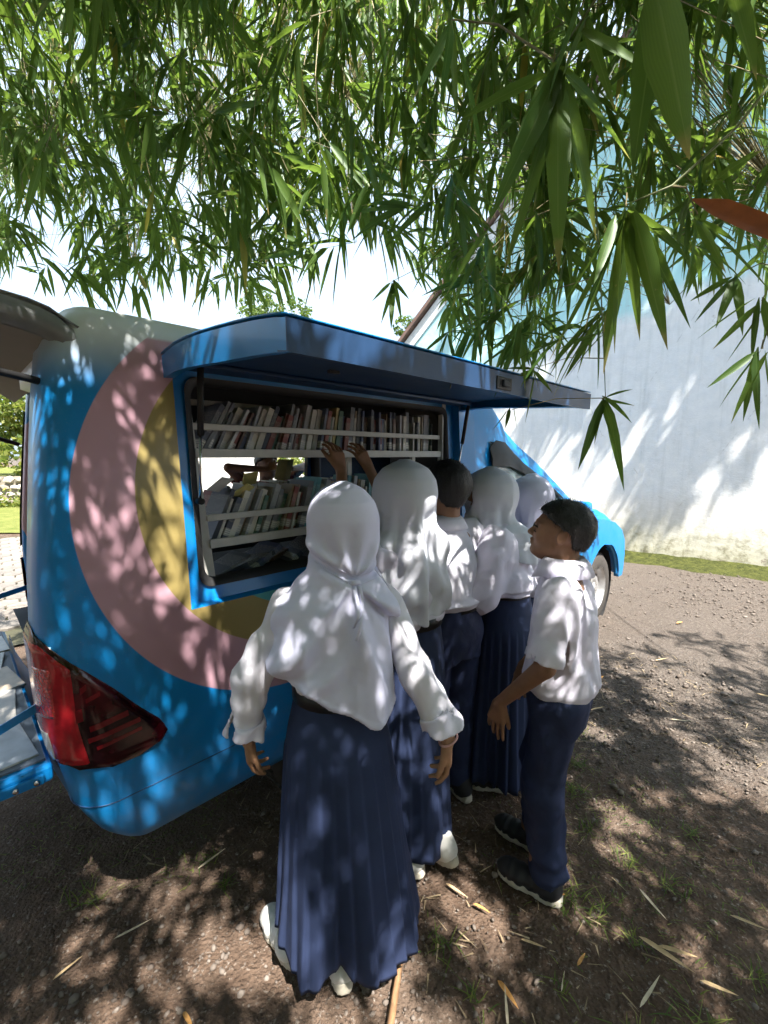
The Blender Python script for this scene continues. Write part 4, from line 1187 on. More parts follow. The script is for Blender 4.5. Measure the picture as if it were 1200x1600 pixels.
# door window with dark visor and mirror
def cabpt(s, u, off=.006):
    """u 0..1 from belt to roof edge on the cab side"""
    zs = [r_[0] for r_ in secs]; ye = float(np.interp(s, zs, [r_[1] for r_ in secs])); ze_ = float(np.interp(s, zs, [r_[2] for r_ in secs]))
    zb = 1.085
    return (s, .002 + (ye - .002) * (u / 2 / .55 if u < .55 else .5 + (u - .55) / .9) - off, zb + (ze_ - zb) * u)
win = [[cabpt(s, u) for u in (.06, .3, .55, .75, top)] for s, top in ((2.33, .72), (2.42, .74), (2.6, .78), (2.8, .86), (2.95, .88), (3.2, .87), (3.45, .82), (3.55, .78))]
wo = MB().grid(win).build('side_window', GLASS, van, smooth=True)
vs = [[cabpt(s, b_, .012), cabpt(s, (a + b_) / 2, .028), cabpt(s, a, .026)] for s, a, b_ in ((2.31, .57, .70), (2.40, .57, .765), (2.6, .62, .83), (2.8, .72, .93), (2.95, .76, .95), (3.2, .78, .95), (3.45, .78, .93))]
MB().grid(vs).build('window_visor', DGLASS, wo, smooth=True)
mm = MB()
for k in range(6):
    pass
mm.box((3.30, -.22, 1.14), (3.42, -.03, 1.30)); mr = mm.build('side_mirror', BLUE, van, bevel=.03)
MB().box((3.33, -.05, 1.12), (3.38, .02, 1.15)).build('mirror_arm', RUBBER, mr)
db = MB(); db.tube([(2.36, -.003, .5), (2.36, -.003, 1.08)], .004, 4); db.tube([(3.55, -.003, .5), (3.62, -.003, 1.08)], .004, 4); db.build('door_gap', RUBBER, van)
MB().box((2.46, -.03, .92), (2.64, -.004, .95)).build('door_handle', BLUE, van, bevel=.006)
# front wheels
RUBB = plain('tyre_rubber', (.045, .040, .036), .85, var=.3, scale=30, bump=.3)
RIM = plain('steel_wheel', (.55, .55, .56), .35, metal=.7, var=.15, scale=12)
def wheel(x, y, out):
    w = empty('wheel', (x, y, .355)); w.parent = van
    R0 = .355
    rings = []
    for yy, rr in ((-.11, .22), (-.115, .25), (-.11, .32), (-.085, .348), (-.05, R0), (0, R0 + .002), (.05, R0), (.085, .348), (.11, .32), (.115, .25), (.11, .22)):
        rings.append([(rr * math.cos(2 * PI * k / 40), yy, rr * math.sin(2 * PI * k / 40)) for k in range(40)])
    MB().grid(rings, True).build('tyre', RUBB, w, smooth=True)
    tr = MB()
    for k in range(44):
        a = 2 * PI * k / 44
        M = Matrix.Rotation(a, 4, 'Y')
        for yy, da in ((-.06, .0), (0, .07), (.06, 0)):
            tr.box((-.013, yy - .024, R0 - .006), (.013, yy + .024, R0 + .005), Matrix.Rotation(a + da, 4, 'Y'))
    tr.build('tread', RUBB, w)
    o_ = -1 if out < 0 else 1
    rings = []
    for yy, rr in ((.112, .225), (.10, .212), (.06, .205), (.03, .19), (.035, .155), (.07, .13), (.075, .075), (.06, .06), (.06, .035), (.085, .03), (.085, .0)):
        rings.append([(rr * math.cos(2 * PI * k / 40), o_ * yy, rr * math.sin(2 * PI * k / 40)) for k in range(40)])
    rm = MB().grid(rings, True).build('rim', RIM, w, smooth=True)
    for k in range(10):
        a = 2 * PI * k / 10
        MB().tube([(.168 * math.cos(a), o_ * .034, .168 * math.sin(a)), (.166 * math.cos(a), o_ * .043, .166 * math.sin(a))], .018, 10).build('vent_hole', RUBBER, rm)
    for k in range(6):
        a = 2 * PI * (k + .5) / 6
        MB().tube([(.052 * math.cos(a), o_ * .06, .052 * math.sin(a)), (.052 * math.cos(a), o_ * .085, .052 * math.sin(a))], .009, 6).build('wheel_nut', CHROME, rm)
    return w
wheel(AX, .115, -1); wheel(AX, WIDTH - .115, 1)
wheel(1.05, .2, -1); wheel(1.05, WIDTH - .2, 1)
# ================================================================== PEOPLE: distance-field modelling
def rc_(P, a, b, ra, rb):
    a = np.asarray(a, np.float32); b = np.asarray(b, np.float32)
    d = b - a; L2 = float(d @ d) + 1e-9
    h = np.clip(((P - a) @ d) / L2, 0, 1)
    return np.linalg.norm(P - a - h[:, None] * d, axis=1) - (ra + (rb - ra) * h)
def el_(P, c, r, yaw=0.0, tilt=0.0):
    q = P - np.asarray(c, np.float32)
    if tilt:
        ct, st = math.cos(-tilt), math.sin(-tilt)
        q = np.stack([q[:, 0], ct * q[:, 1] - st * q[:, 2], st * q[:, 1] + ct * q[:, 2]], 1)
    if yaw:
        cy_, sy_ = math.cos(-yaw), math.sin(-yaw)
        q = np.stack([cy_ * q[:, 0] - sy_ * q[:, 1], sy_ * q[:, 0] + cy_ * q[:, 1], q[:, 2]], 1)
    r = np.asarray(r, np.float32)
    k0 = np.linalg.norm(q / r, axis=1); k1 = np.linalg.norm(q / (r * r), axis=1) + 1e-6
    return k0 * (k0 - 1) / k1
def smin(a, b, k):
    h = np.clip(.5 + .5 * (b - a) / k, 0, 1)
    return b + (a - b) * h - k * h * (1 - h)
def smax(a, b, k): return -smin(-a, -b, k)
def col_(P, prof, zlo=None, zhi=None):
    """upright column: prof rows (z, cx, cy, rx, ry)"""
    pr = np.array(prof, dtype=np.float32); pr = pr[np.argsort(pr[:, 0])]
    z = P[:, 2]
    cx_, cy_, rx, ry = (np.interp(z, pr[:, 0], pr[:, k]) for k in (1, 2, 3, 4))
    x = (P[:, 0] - cx_) / rx; y = (P[:, 1] - cy_) / ry
    d = ((np.abs(x) ** 2.4 + np.abs(y) ** 2.4) ** (1 / 2.4) - 1) * np.minimum(rx, ry)
    lo = pr[0, 0] if zlo is None else zlo; hi = pr[-1, 0] if zhi is None else zhi
    return np.maximum(d, np.maximum(lo - z, z - hi)).astype(np.float32)

def surface_nets(fn, lo, hi, h):
    lo = np.array(lo, np.float32); hi = np.array(hi, np.float32)
    nb = np.ceil((hi - lo) / (4 * h)).astype(int) + 1
    cc = np.stack(np.meshgrid(*[np.arange(n) for n in nb], indexing='ij'), -1).reshape(-1, 3)
    cen = (lo + (cc * 4 + 1.5) * h).astype(np.float32)
    dc = fn(cen).reshape(nb)
    act = np.abs(dc) < 4 * h * 1.5 + .012
    def up(a): return a.repeat(4, 0).repeat(4, 1).repeat(4, 2)
    D = np.where(up(dc) < 0, -1.0, 1.0).astype(np.float32)
    idx = np.argwhere(up(act))
    D[idx[:, 0], idx[:, 1], idx[:, 2]] = fn((lo + idx * h).astype(np.float32))
    S = D < 0
    n = np.array(D.shape)
    c8 = np.zeros(tuple(n - 1), np.uint8)
    offs = [(i, j, k) for i in (0, 1) for j in (0, 1) for k in (0, 1)]
    for i, j, k in offs:
        c8 += S[i:n[0]-1+i, j:n[1]-1+j, k:n[2]-1+k]
    cells = np.argwhere((c8 > 0) & (c8 < 8))
    vid = np.full(tuple(n - 1), -1, np.int64)
    vid[cells[:, 0], cells[:, 1], cells[:, 2]] = np.arange(len(cells))
    val = {o: D[cells[:, 0]+o[0], cells[:, 1]+o[1], cells[:, 2]+o[2]] for o in offs}
    acc = np.zeros((len(cells), 3)); cnt = np.zeros(len(cells))
    for o in offs:
        for ax in range(3):
            if o[ax]: continue
            e = list(o); e[ax] = 1; e = tuple(e)
            a, b = val[o], val[e]; m = (a < 0) != (b < 0)
            tt = np.where(m, a / np.where(m, a - b, 1), 0)
            p = np.array(o, float)[None].repeat(len(cells), 0); p[:, ax] = tt
            acc += p * m[:, None]; cnt += m
    V = lo + (cells + acc / cnt[:, None]) * h
    quads = []
    for ax in range(3):
        sl0 = [slice(None)] * 3; sl1 = [slice(None)] * 3
        sl0[ax] = slice(0, -1); sl1[ax] = slice(1, None)
        a, b = S[tuple(sl0)], S[tuple(sl1)]
        u, w = (ax + 1) % 3, (ax + 2) % 3
        E_ = np.argwhere(a != b)
        ok = (E_[:, u] > 0) & (E_[:, w] > 0) & (E_[:, u] < n[u] - 1) & (E_[:, w] < n[w] - 1)
        E_ = E_[ok]
        flip = a[E_[:, 0], E_[:, 1], E_[:, 2]]
        def cid(du, dw):
            q = E_.copy(); q[:, u] += du; q[:, w] += dw
            return vid[q[:, 0], q[:, 1], q[:, 2]]
        Q = np.stack([cid(-1, -1), cid(0, -1), cid(0, 0), cid(-1, 0)], 1)
        Q[~flip] = Q[~flip][:, ::-1]
        quads.append(Q)
    Q = np.concatenate(quads); Q = Q[(Q >= 0).all(1)]
    return V, Q
def sdf_obj(name, fn, lo, hi, h, mat, parent):
    V, Q = surface_nets(fn, lo, hi, h)
    me = np_mesh(name, V, Q)
    return link_mesh(name, me, mat, parent, True)

def hand_caps(wrist, d, palm, s=1.0, curl=35, spread=7, side=1, thumb=35, fcurl=None):
    """capsules of a hand: wrist point, d = direction of the fingers, palm = palm normal, side: +1 thumb on cross(d, palm)"""
    wrist = Vector(wrist); d = Vector(d).normalized(); n = Vector(palm); n = (n - d * n.dot(d)).normalized()
    x = d.cross(n) * side                       # towards the thumb
    pal, fin = [], []
    L = [.034, .040, .037, .030]                # first phalanx, index..little
    for i in range(4):
        off = (.026 - .0175 * i) * s
        kn = wrist + d * (.072 - .004 * abs(i - 1.2)) * s + x * off
        pal.append((wrist + d * .008 * s + x * off * .55, kn, .0125 * s, .0105 * s))
        c = curl if fcurl is None else fcurl[i]
        dd = (Matrix.Rotation(rad(spread * (1.5 - i)) * (-side), 3, n) @ d) if spread else d
        p = kn; ang = 0; r0 = (.0088 if i < 3 else .0078) * s
        for k in range(3):
            ang += c * (.55, 1.0, .75)[k]
            q = p + (Matrix.Rotation(rad(ang), 3, -x * side if False else d.cross(n)) @ dd * -0 + (dd * math.cos(rad(ang)) + n * math.sin(rad(ang)))) * L[i] * s * (1, .74, .58)[k]
            fin.append((p, q, r0, r0 * .9)); p = q; r0 *= .92
    tb = wrist + d * .022 * s + x * .020 * s + n * .006 * s
    t1 = tb + (d * math.cos(rad(thumb)) + x * math.sin(rad(thumb)) + n * .25).normalized() * .036 * s
    t2 = t1 + (d * math.cos(rad(thumb * .6)) + x * math.sin(rad(thumb * .6)) + n * .35).normalized() * .028 * s
    t3 = t2 + (d * math.cos(rad(thumb * .3)) + x * math.sin(rad(thumb * .3)) + n * .4).normalized() * .022 * s
    pal.append((wrist + x * .008 * s, tb, .0125 * s, .0135 * s))
    fin += [(tb, t1, .0135 * s, .0105 * s), (t1, t2, .0102 * s, .0092 * s), (t2, t3, .0092 * s, .0078 * s)]
    return pal, fin
def hand_sdf(P, hand):
    pal, fin = hand
    d = None
    for c in pal:
        e = rc_(P, *c); d = e if d is None else smin(d, e, .010)
    f = None
    for c in fin:
        e = rc_(P, *c); f = e if f is None else np.minimum(f, e)
    return smin(d, f, .006)

def head_sdf(P, c, k, yaw=0.0, pitch=0.0, hair_cut=False):
    """head centred at c (mid-skull), scale k, facing local +y turned by yaw"""
    q = P - np.asarray(c, np.float32)
    cy_, sy_ = math.cos(-yaw), math.sin(-yaw)
    q = np.stack([cy_ * q[:, 0] - sy_ * q[:, 1], sy_ * q[:, 0] + cy_ * q[:, 1], q[:, 2]], 1)
    if pitch:
        cp, sp_ = math.cos(-pitch), math.sin(-pitch)
        q = np.stack([q[:, 0], cp * q[:, 1] - sp_ * q[:, 2], sp_ * q[:, 1] + cp * q[:, 2]], 1)
    q = (q / k).astype(np.float32)
    d = el_(q, (0, -.012, .022), (.074, .094, .082))                  # cranium
    d = smin(d, el_(q, (0, .028, -.03), (.058, .060, .078)), .035)    # face
    d = smin(d, rc_(q, (0, .070, -.088), (0, .050, -.092), .017, .024), .022)   # chin
    for sx in (-1, 1):
        d = smin(d, rc_(q, (sx * .052, .005, -.055), (sx * .018, .066, -.086), .018, .016), .02)  # jaw
        d = smin(d, el_(q, (sx * .036, .066, -.022), (.018, .014, .016)), .02)      # cheek
        d = smin(d, rc_(q, (sx * .012, .082, .020), (sx * .045, .068, .016), .008, .008), .014)   # brow
        d = smax(d, -el_(q, (sx * .031, .091, .002), (.016, .010, .009)), .010)     # eye socket
        d = smin(d, el_(q, (sx * .031, .074, .001), (.0135, .0125, .0105)), .003)   # eyeball and lid
        ear = el_(q, (sx * .077, -.010, -.008), (.009, .019, .030), 0, .2)
        ear = np.maximum(ear, -el_(q, (sx * .087, -.007, -.006), (.008, .011, .019), 0, .2))
        d = smin(d, ear, .006)
    d = smin(d, rc_(q, (0, .083, .008), (0, .102, -.024), .007, .011), .009)       # nose ridge
    for sx in (-1, 1): d = smin(d, el_(q, (sx * .011, .092, -.028), (.009, .010, .008)), .006)
    d = smin(d, el_(q, (0, .086, -.050), (.021, .012, .0065)), .005)               # lips
    d = smin(d, el_(q, (0, .084, -.062), (.018, .012, .0065)), .005)
    d = smin(d, rc_(q, (0, -.018, -.05), (0, -.022, -.135), .050, .047), .025)     # neck
    return d * k
SKIN = []
for i, c0 in enumerate(((.40, .215, .125), (.29, .15, .088), (.30, .15, .085))):
    t = NT('skin_%d' % i); o = t.obj()
    c = t.mix(t.range(t.noise(22, 4, .6, o), .35, .7), c0, tuple(q * .82 for q in c0))
    t.bsdf(c, .52, 0, .4, 0, t.bump(t.noise(260, 2, .5, o), .12, .002)); SKIN.append(t.m)
WHITE = cloth('white_shirt', (.72, .70, .83), crease=.5); WHITE_G = cloth('white_shirt_cream', (.71, .70, .79), crease=.5); HIJAB = cloth('white_hijab', (.68, .69, .88), .04, 700, crease=.18); HIJAB2 = cloth('white_hijab_plain', (.68, .70, .79), .04, 700, crease=.2)
NAVY = cloth('navy_cloth', (.026, .039, .092), .15, 800, rough=.75, crease=.2); NAVY2 = cloth('navy_trousers', (.023, .033, .080), .18, 800, rough=.7, crease=.7)
BELT = plain('black_belt', (.012, .012, .014), .45); SHOEW = plain('white_shoe', (.70, .69, .66), .6, var=.1, scale=25, bump=.3); SHOEB = plain('black_shoe', (.014, .014, .017), .6, var=.2); SOLEW = plain('white_sole', (.50, .46, .38), .7, var=.22, scale=30)
t = NT('black_hair'); o = t.obj(); nz = t.noise(60, 4, .7, t.scale(o, (3, 3, .6)))
t.bsdf(t.mix(nz, (.005, .004, .004), (.016, .013, .012)), .5, 0, .5, 0, t.bump(nz, .8, .006)); HAIR = t.m

def leg_caps(k, hip, foot, knee_fwd=.03):
    hp = np.array(hip); an = np.array(foot) + np.array([0, 0, .075 * k])
    kn = (hp + an) / 2 + np.array([0, knee_fwd, .02])
    return [(hp, kn, .075 * k, .052 * k), (kn, an, .052 * k, .036 * k)]
def make_body(root, mat, k, lean, head, arms, feet, h=.007, head_yaw=0, head_pitch=0, torso=1.0, hands=None):
    """one continuous skin mesh: head, neck, torso, arms with hands, legs with feet"""
    hips = [(-.085 * k, 0, .80 * k), (.085 * k, 0, .80 * k)]
    prof = [(.74 * k, 0, 0, .10 * k, .08 * k), (.82 * k, 0, 0, .145 * k, .10 * k), (.95 * k, 0, lean * .25, .115 * k, .085 * k), (1.12 * k, 0, lean * .7, .135 * k, .09 * k), (1.22 * k, 0, lean * .9, .12 * k, .075 * k), (1.27 * k, 0, lean, .06 * k, .055 * k)]
    hips = [(x_ * torso, y_, z_) for x_, y_, z_ in hips]; prof = [(a_, b_, c_, d_ * torso, e_ * torso) for a_, b_, c_, d_, e_ in prof]
    legs = [[(a_, b_, ra_ * torso, rb_ * torso) for a_, b_, ra_, rb_ in leg_caps(k, hp, ft)] for hp, ft in zip(hips, feet)]
    pts = [p for a in arms for p in a] + [h_[0] for h_ in hips] if False else []
    ak = .62 if torso < 1 else 1.0
    def fn(P):
        d = col_(P, prof)
        d = smin(d, head_sdf(P, head, k * .98, head_yaw, head_pitch), .03)
        d = smin(d, rc_(P, (0, lean, 1.20 * k), (head[0], head[1] - .02, head[2] - .07 * k), .055 * k, .046 * k), .03)
        for sh, elb, wr in arms:
            d = smin(d, rc_(P, sh, elb, .046 * k * ak, .034 * k * (ak + 1) / 2), .03 * ak)
            d = smin(d, rc_(P, elb, wr, .034 * k * (ak + 1) / 2, .021 * k), .012)
        for hd in hands: d = smin(d, hand_sdf(P, hd), .010)
        for lg in legs:
            for c in lg: d = smin(d, rc_(P, *c), .03)
        for ft in feet:
            d = smin(d, rc_(P, np.array(ft) + [0, -.03, .045], np.array(ft) + [0, .10, .03], .032, .022), .02)
        return d
    allp = np.array([p for a in arms for p in a] + [np.array(q) for hd in hands for c in hd[1] for q in (c[0], c[1])] + [np.array(f) for f in feet])
    lo = np.minimum(allp.min(0) - .06, [-.2 * k, -.2, -.02]); hi = np.maximum(allp.max(0) + .16, [.2 * k, .22, head[2] + .14 * k])
    lo[2] = -.01
    return sdf_obj('body', fn, lo, hi, h, mat, root)
def bend(P, amp, seed):
    w = vnoise(P, (5, 5, 5), seed + 4)[:, None] * np.array([[.06, .05, .08]], np.float32)
    rdg = np.abs(vnoise(P + w, (13, 13, 8), seed)) * 1.5 - .45      # creased ridges
    return amp * (rdg * .9 + vnoise(P + w, (26, 26, 15), seed + 1) * .28)
def drape(P, amp, seed):
    w = vnoise(P, (4, 4, 4), seed + 4)[:, None] * np.array([[.09, .09, .05]], np.float32)
    rdg = np.abs(vnoise(P + w, (12, 12, 2.3), seed)) * 1.6 - .5
    return amp * (rdg + .3 * (np.abs(vnoise(P + w, (22, 22, 7), seed + 2)) * 1.6 - .5))
def folds(P, a, b, amp, freq, seed):
    """wrinkles running around a limb from a to b"""
    a = np.asarray(a, np.float32); d = np.asarray(b, np.float32) - a; L = np.linalg.norm(d); d /= L
    u = (P - a) @ d
    w = vnoise(P, (7, 7, 7), seed)
    return amp * np.sin(u * freq + w * 4.0) * (.5 + .5 * vnoise(P, (5, 5, 5), seed + 3))
def shirt(root, k, lean, arms, hem, mat, h=.007, loose=.035, sleeve=None, blouse=.02, seed=1, hemfn=None, name='shirt', collar=True, head=None, slim=1.0):
    """arms: (shoulder, elbow, cuff point); sleeve radii (top, elbow, cuff)"""
    prof = [(hem, 0, lean * .2, .128 * k, .10 * k), (hem + .012, 0, lean * .2, .140 * k + blouse * .6, .110 * k + blouse * .6), (hem + .04, 0, lean * .2, .146 * k + blouse, .113 * k + blouse), (.98 * k, 0, lean * .3, .135 * k + loose * .6, .10 * k + loose * .7), (1.12 * k, 0, lean * .7, .14 * k + loose * .5, .098 * k + loose * .5), (1.20 * k, 0, lean * .9, .125 * k + loose * .3, .085 * k + loose * .25), (1.255 * k, 0, lean, .085 * k, .07 * k), (1.28 * k, 0, lean, .062 * k, .062 * k)]
    if slim != 1.0: prof = [(z_, a_, b_, c_ * slim, d_ * slim) for z_, a_, b_, c_, d_ in prof]
    rt, re, rcf = sleeve or (.068, .062, .062)
    def fn(P):
        d = col_(P, prof)
        for j, (sh, elb, cf) in enumerate(arms):
            sh = np.asarray(sh); elb = np.asarray(elb); cf = np.asarray(cf)
            e = rc_(P, sh, elb, rt, re) + folds(P, sh, elb, .005, 55, seed + j)
            if np.linalg.norm(cf - elb) > .01:
                e = smin(e, rc_(P, elb, cf, re, rcf) + folds(P, elb, cf, .005, 70, seed + 5 + j), .02)
                ax = cf - elb
            else: ax = elb - sh
            ax = (ax / np.linalg.norm(ax)).astype(np.float32)
            cutp = (P - cf.astype(np.float32)) @ ax                       # flat open cuff, hollowed
            far_ = np.linalg.norm(P - cf.astype(np.float32), axis=1) < rcf * 3.4
            e = np.where(far_, np.maximum(e, cutp), e)
            e = np.maximum(e, -rc_(P, cf - ax * .03, cf + ax * .08, rcf - .013, rcf - .009))
            d = smin(d, e, .05)
        if collar:
            d = smin(d, np.maximum(rc_(P, (0, lean - .005, 1.25 * k), (0, lean + .012, 1.30 * k), .068 * k, .064 * k), P[:, 2] - 1.305 * k), .008)
            d = np.maximum(d, -rc_(P, (0, lean + .01, 1.27 * k), (0, lean + .02, 1.45 * k), .055 * k, .060 * k))
        d = d + bend(P, .010, seed) + .004 * np.sin(P[:, 0] * 40 + 8 * vnoise(P, (6, 6, 5), seed + 8))
        if hemfn is not None: d = np.maximum(d, hemfn(P))
        return d.astype(np.float32)
    allp = np.array([p for a in arms for p in a])
    lo = np.minimum(allp.min(0) - .1, [-.25 * k, -.22, hem - .03]); hi = np.maximum(allp.max(0) + .1, [.25 * k, .24, 1.34 * k])
    lo[2] = min(lo[2], hem - .03)
    return sdf_obj(name, fn, lo, hi, h, mat, root)
def pleated_skirt(root, rings, yoke_z, pleats, amp, mat, hemfn=None, seed=0, n=240, m=60, name='skirt'):
    """rings rows (z, cx, cy, rx, ry) from waist down; knife pleats below yoke_z"""
    pr = np.array(sorted(rings), dtype=float)
    z0, z1 = pr[-1, 0], pr[0, 0]
    th = np.linspace(0, 2 * PI, n, endpoint=False)
    ph = np.random.default_rng(seed).uniform(0, 2 * PI, 6)
    wob = .30 * np.sin(3 * th + ph[0]) + .22 * np.sin(5 * th + ph[1])
    rows = []
    for i in range(m + 1):
        u = i / m
        hz = z1 + (hemfn(th) if hemfn else 0.0 * th)
        z = z0 + (hz - z0) * u
        zi = np.clip(z, pr[0, 0], z0)
        cx_, cy_, rx, ry = (np.interp(zi, pr[:, 0], pr[:, k]) for k in (1, 2, 3, 4))
        dp = np.clip((yoke_z - z) / (yoke_z - z1), 0, 1)
        ph_ = (pleats * (th + .05 * wob * (1 + dp * 1.4)) / (2 * PI)) % 1.0
        saw = np.where(ph_ < .82, ph_ / .82, (1 - ph_) / .18) - .5
        big = .5 * np.sin(5 * th + ph[2] + dp) + .5 * np.sin(8 * th + ph[3] - 1.3 * dp)
        saw = saw * (.75 + .5 * np.sin(2 * th + ph[5]) * np.sin(3 * th + ph[4]))
        r = 1 + saw * amp * (.5 + 1.1 * dp) * (dp > 0) + big * amp * 1.5 * dp ** 1.3 + .012 * np.sin(11 * th + 9 * u + ph[4]) * dp
        rows.append(np.stack([cx_ + rx * r * np.cos(th), cy_ + ry * r * np.sin(th), z], 1))
    V = np.concatenate(rows)
    I = np.arange(n * (m + 1)).reshape(m + 1, n)
    J = np.roll(I, -1, 1)
    Q = np.stack([I[:-1], I[1:], J[1:], J[:-1]], -1).reshape(-1, 4)
    me = np_mesh(name, V, Q)
    o = link_mesh(name, me, mat, root, True)
    sm = o.modifiers.new('thickness', 'SOLIDIFY'); sm.thickness = .004; sm.offset = -1
    return o
def shoe(root, foot, yaw, size, upper, sole, pitch=0.0, h=.006, thick=.026, high=.075):
    """foot = heel-ball centre on the ground, yaw about z from local +y, pitch raises the heel"""
    L = size
    def fu(P):
        y = P[:, 1]
        d = rc_(P, (0, -.30 * L, .040), (0, .30 * L, .036), .036, .034)
        d = smin(d, el_(P, (0, -.22 * L, .058), (.036, .062, .048)), .03)
        d = smin(d, el_(P, (0, .22 * L, .034), (.042, .075, .030)), .03)
        d = smin(d, rc_(P, (0, -.26 * L, .05), (0, -.27 * L, high + .02), .036, .034), .03)
        d = np.maximum(d, thick - .004 - P[:, 2])
        d = np.maximum(d, -rc_(P, (0, -.24 * L, high), (0, -.24 * L, high + .1), .026, .03))
        d = d + .0025 * np.sin(y * 150) * (np.abs(y - .02) < .05) + .004 * np.exp(-((y + .20 * L + .35 * (P[:, 2] - .05)) / .005) ** 2) + .003 * np.exp(-((y - .30 * L) / .006) ** 2) + .003 * np.exp(-((P[:, 2] - thick - .006) / .005) ** 2)
        return d
    def fs(P):
        w = np.interp(P[:, 1], [-.5 * L, -.3 * L, -.05 * L, .22 * L, .42 * L, .5 * L], [.028, .037, .033, .046, .036, .02])
        e = np.maximum(np.abs(P[:, 0]) - w, np.abs(P[:, 1]) - .5 * L)
        cr = el_(P, (0, 0, .0), (.055, .52 * L, .2))
        top = thick + .010 * np.clip(np.abs(P[:, 1]) / (.5 * L) - .35, 0, 1)
        return np.maximum(np.maximum(smax(e, cr, .02), P[:, 2] - top), .001 - P[:, 2])
    u = sdf_obj('shoe', fu, (-.07, -.62 * L, -.0), (.07, .62 * L, high + .06), h, upper, root)
    s = sdf_obj('sole', fs, (-.07, -.58 * L, -.01), (.07, .58 * L, .06), h, sole, u)
    u.location = foot; u.rotation_euler = Euler((-pitch, 0, yaw), 'ZYX') if False else (0, 0, yaw)
    M = Matrix.Translation(foot) @ Matrix.Rotation(yaw, 4, 'Z') @ Matrix.Translation((0, .2 * L, 0)) @ Matrix.Rotation(-pitch, 4, 'X') @ Matrix.Translation((0, -.2 * L, 0))
    u.matrix_local = M
    return u
def hair_cap(root, head, k, yaw, pitch, low_back=-.055, seed=1, fringe=.02, thick=.014, blades_n=2600, side_cut=.0):
    c = np.asarray(head, np.float32)
    cy_, sy_ = math.cos(-yaw), math.sin(-yaw); cp, sp_ = math.cos(-pitch), math.sin(-pitch)
    def loc(P):
        q = P - c
        q = np.stack([cy_ * q[:, 0] - sy_ * q[:, 1], sy_ * q[:, 0] + cy_ * q[:, 1], q[:, 2]], 1)
        q = np.stack([q[:, 0], cp * q[:, 1] - sp_ * q[:, 2], sp_ * q[:, 1] + cp * q[:, 2]], 1)
        return (q / k).astype(np.float32)
    def fn(P):
        q = loc(P)
        d = el_(q, (0, -.014, .026), (.074 + thick, .094 + thick, .080 + thick * 1.25))
        d = smin(d, rc_(q, (0, -.055, .0), (0, -.062, low_back + .03), .045, .036), .03)
        # hairline: forehead, temples, above the ears, nape
        line = np.interp(q[:, 1], [-.12, -.055, -.036, .006, .03, .06, .1], [low_back, low_back, .010, .030, .040, .075 - fringe, .092 - fringe])
        d = smax(d, line - q[:, 2], .012)
        d = d + .0035 * vnoise(q, (70, 70, 16), seed) + .003 * vnoise(q, (24, 24, 14), seed + 2)
        return d * k
    o = sdf_obj('hair', fn, c - .16 * k, c + .17 * k, .005, HAIR, root)
    # loose strands for a soft outline
    me = o.data
    n = len(me.vertices); co = np.empty(n * 3, np.float32); me.vertices.foreach_get('co', co); co = co.reshape(-1, 3)
    no = np.empty(n * 3, np.float32); me.vertices.foreach_get('normal', no); no = no.reshape(-1, 3)
    r = np.random.default_rng(seed); pick = r.integers(0, n, blades_n)
    b = co[pick]; nn = no[pick]
    down = np.array([0, 0, -1.0]); fl = nn * r.uniform(.1, .35, (blades_n, 1)) + (down - nn * (nn @ down)[:, None]) * .7 + r.normal(0, .22, (blades_n, 3))
    fl /= np.linalg.norm(fl, axis=1, keepdims=True)
    L = r.uniform(.008, .018, blades_n); s = np.cross(fl, nn); s /= np.maximum(np.linalg.norm(s, axis=1, keepdims=True), 1e-5)
    V = np.stack([b - nn * .003 - s * .0012, b - nn * .003 + s * .0012, b + fl * L[:, None]], 1).reshape(-1, 3)
    m2 = np_mesh('strands', V, np.arange(len(V)).reshape(-1, 3)); link_mesh('strands', m2, HAIR, o)
    return o
def belt_ring(root, z, cx_, cy_, rx, ry, hgt, mat, tilt=0.0, name='belt'):
    rows = []
    for dz, e in ((-hgt/2, .0), (-hgt/2, .004), (hgt/2, .004), (hgt/2, .0)):
        rows.append([(cx_ + (rx + e) * math.cos(2*PI*k/64), cy_ + (ry + e) * math.sin(2*PI*k/64), z + dz + tilt * math.sin(2*PI*k/64)) for k in range(64)])
    return MB().grid(rows, True).build(name, mat, root, smooth=True)
def trousers(root, k, legs, waist, mat, h=.007, seed=1, wide=.012, ankle=.062):
    """legs: (hip, knee, cuff) with cuff a little above the shoe"""
    prof = [(.70 * k, 0, 0, .13 * k, .10 * k), (.80 * k, 0, 0, .155 * k, .118 * k), (waist, 0, 0, .145 * k, .112 * k)]
    def fn(P):
        d = col_(P, prof, zhi=waist)
        for j, (hp, kn, cf) in enumerate(legs):
            hp, kn, cf = np.asarray(hp), np.asarray(kn), np.asarray(cf)
            e = smin(rc_(P, hp, kn, .082 * k + wide * .5, .062 * k + wide), rc_(P, kn, cf, .062 * k + wide, ankle), .03)
            e = e + folds(P, kn + (cf - kn) * .3, cf, .006, 75, seed + j) * np.clip((kn[2] + .05 - P[:, 2]) / .2, 0, 1) + folds(P, hp, kn, .004, 38, seed + 4 + j)
            e = np.maximum(e, cf[2] - .005 - P[:, 2])
            e = e - .004 * np.exp(-((P[:, 0] - (hp[0] + cf[0]) / 2) / .012) ** 2)      # ironed crease
            d = smin(d, e, .03)
        return (d + bend(P, .009, seed)).astype(np.float32)
    allp = np.array([p for l in legs for p in l])
    lo = np.minimum(allp.min(0) - .13, [-.2, -.2, 0]); hi = np.maximum(allp.max(0) + .13, [.2, .2, waist + .02])
    return sdf_obj('trousers', fn, lo, hi, h, mat, root)
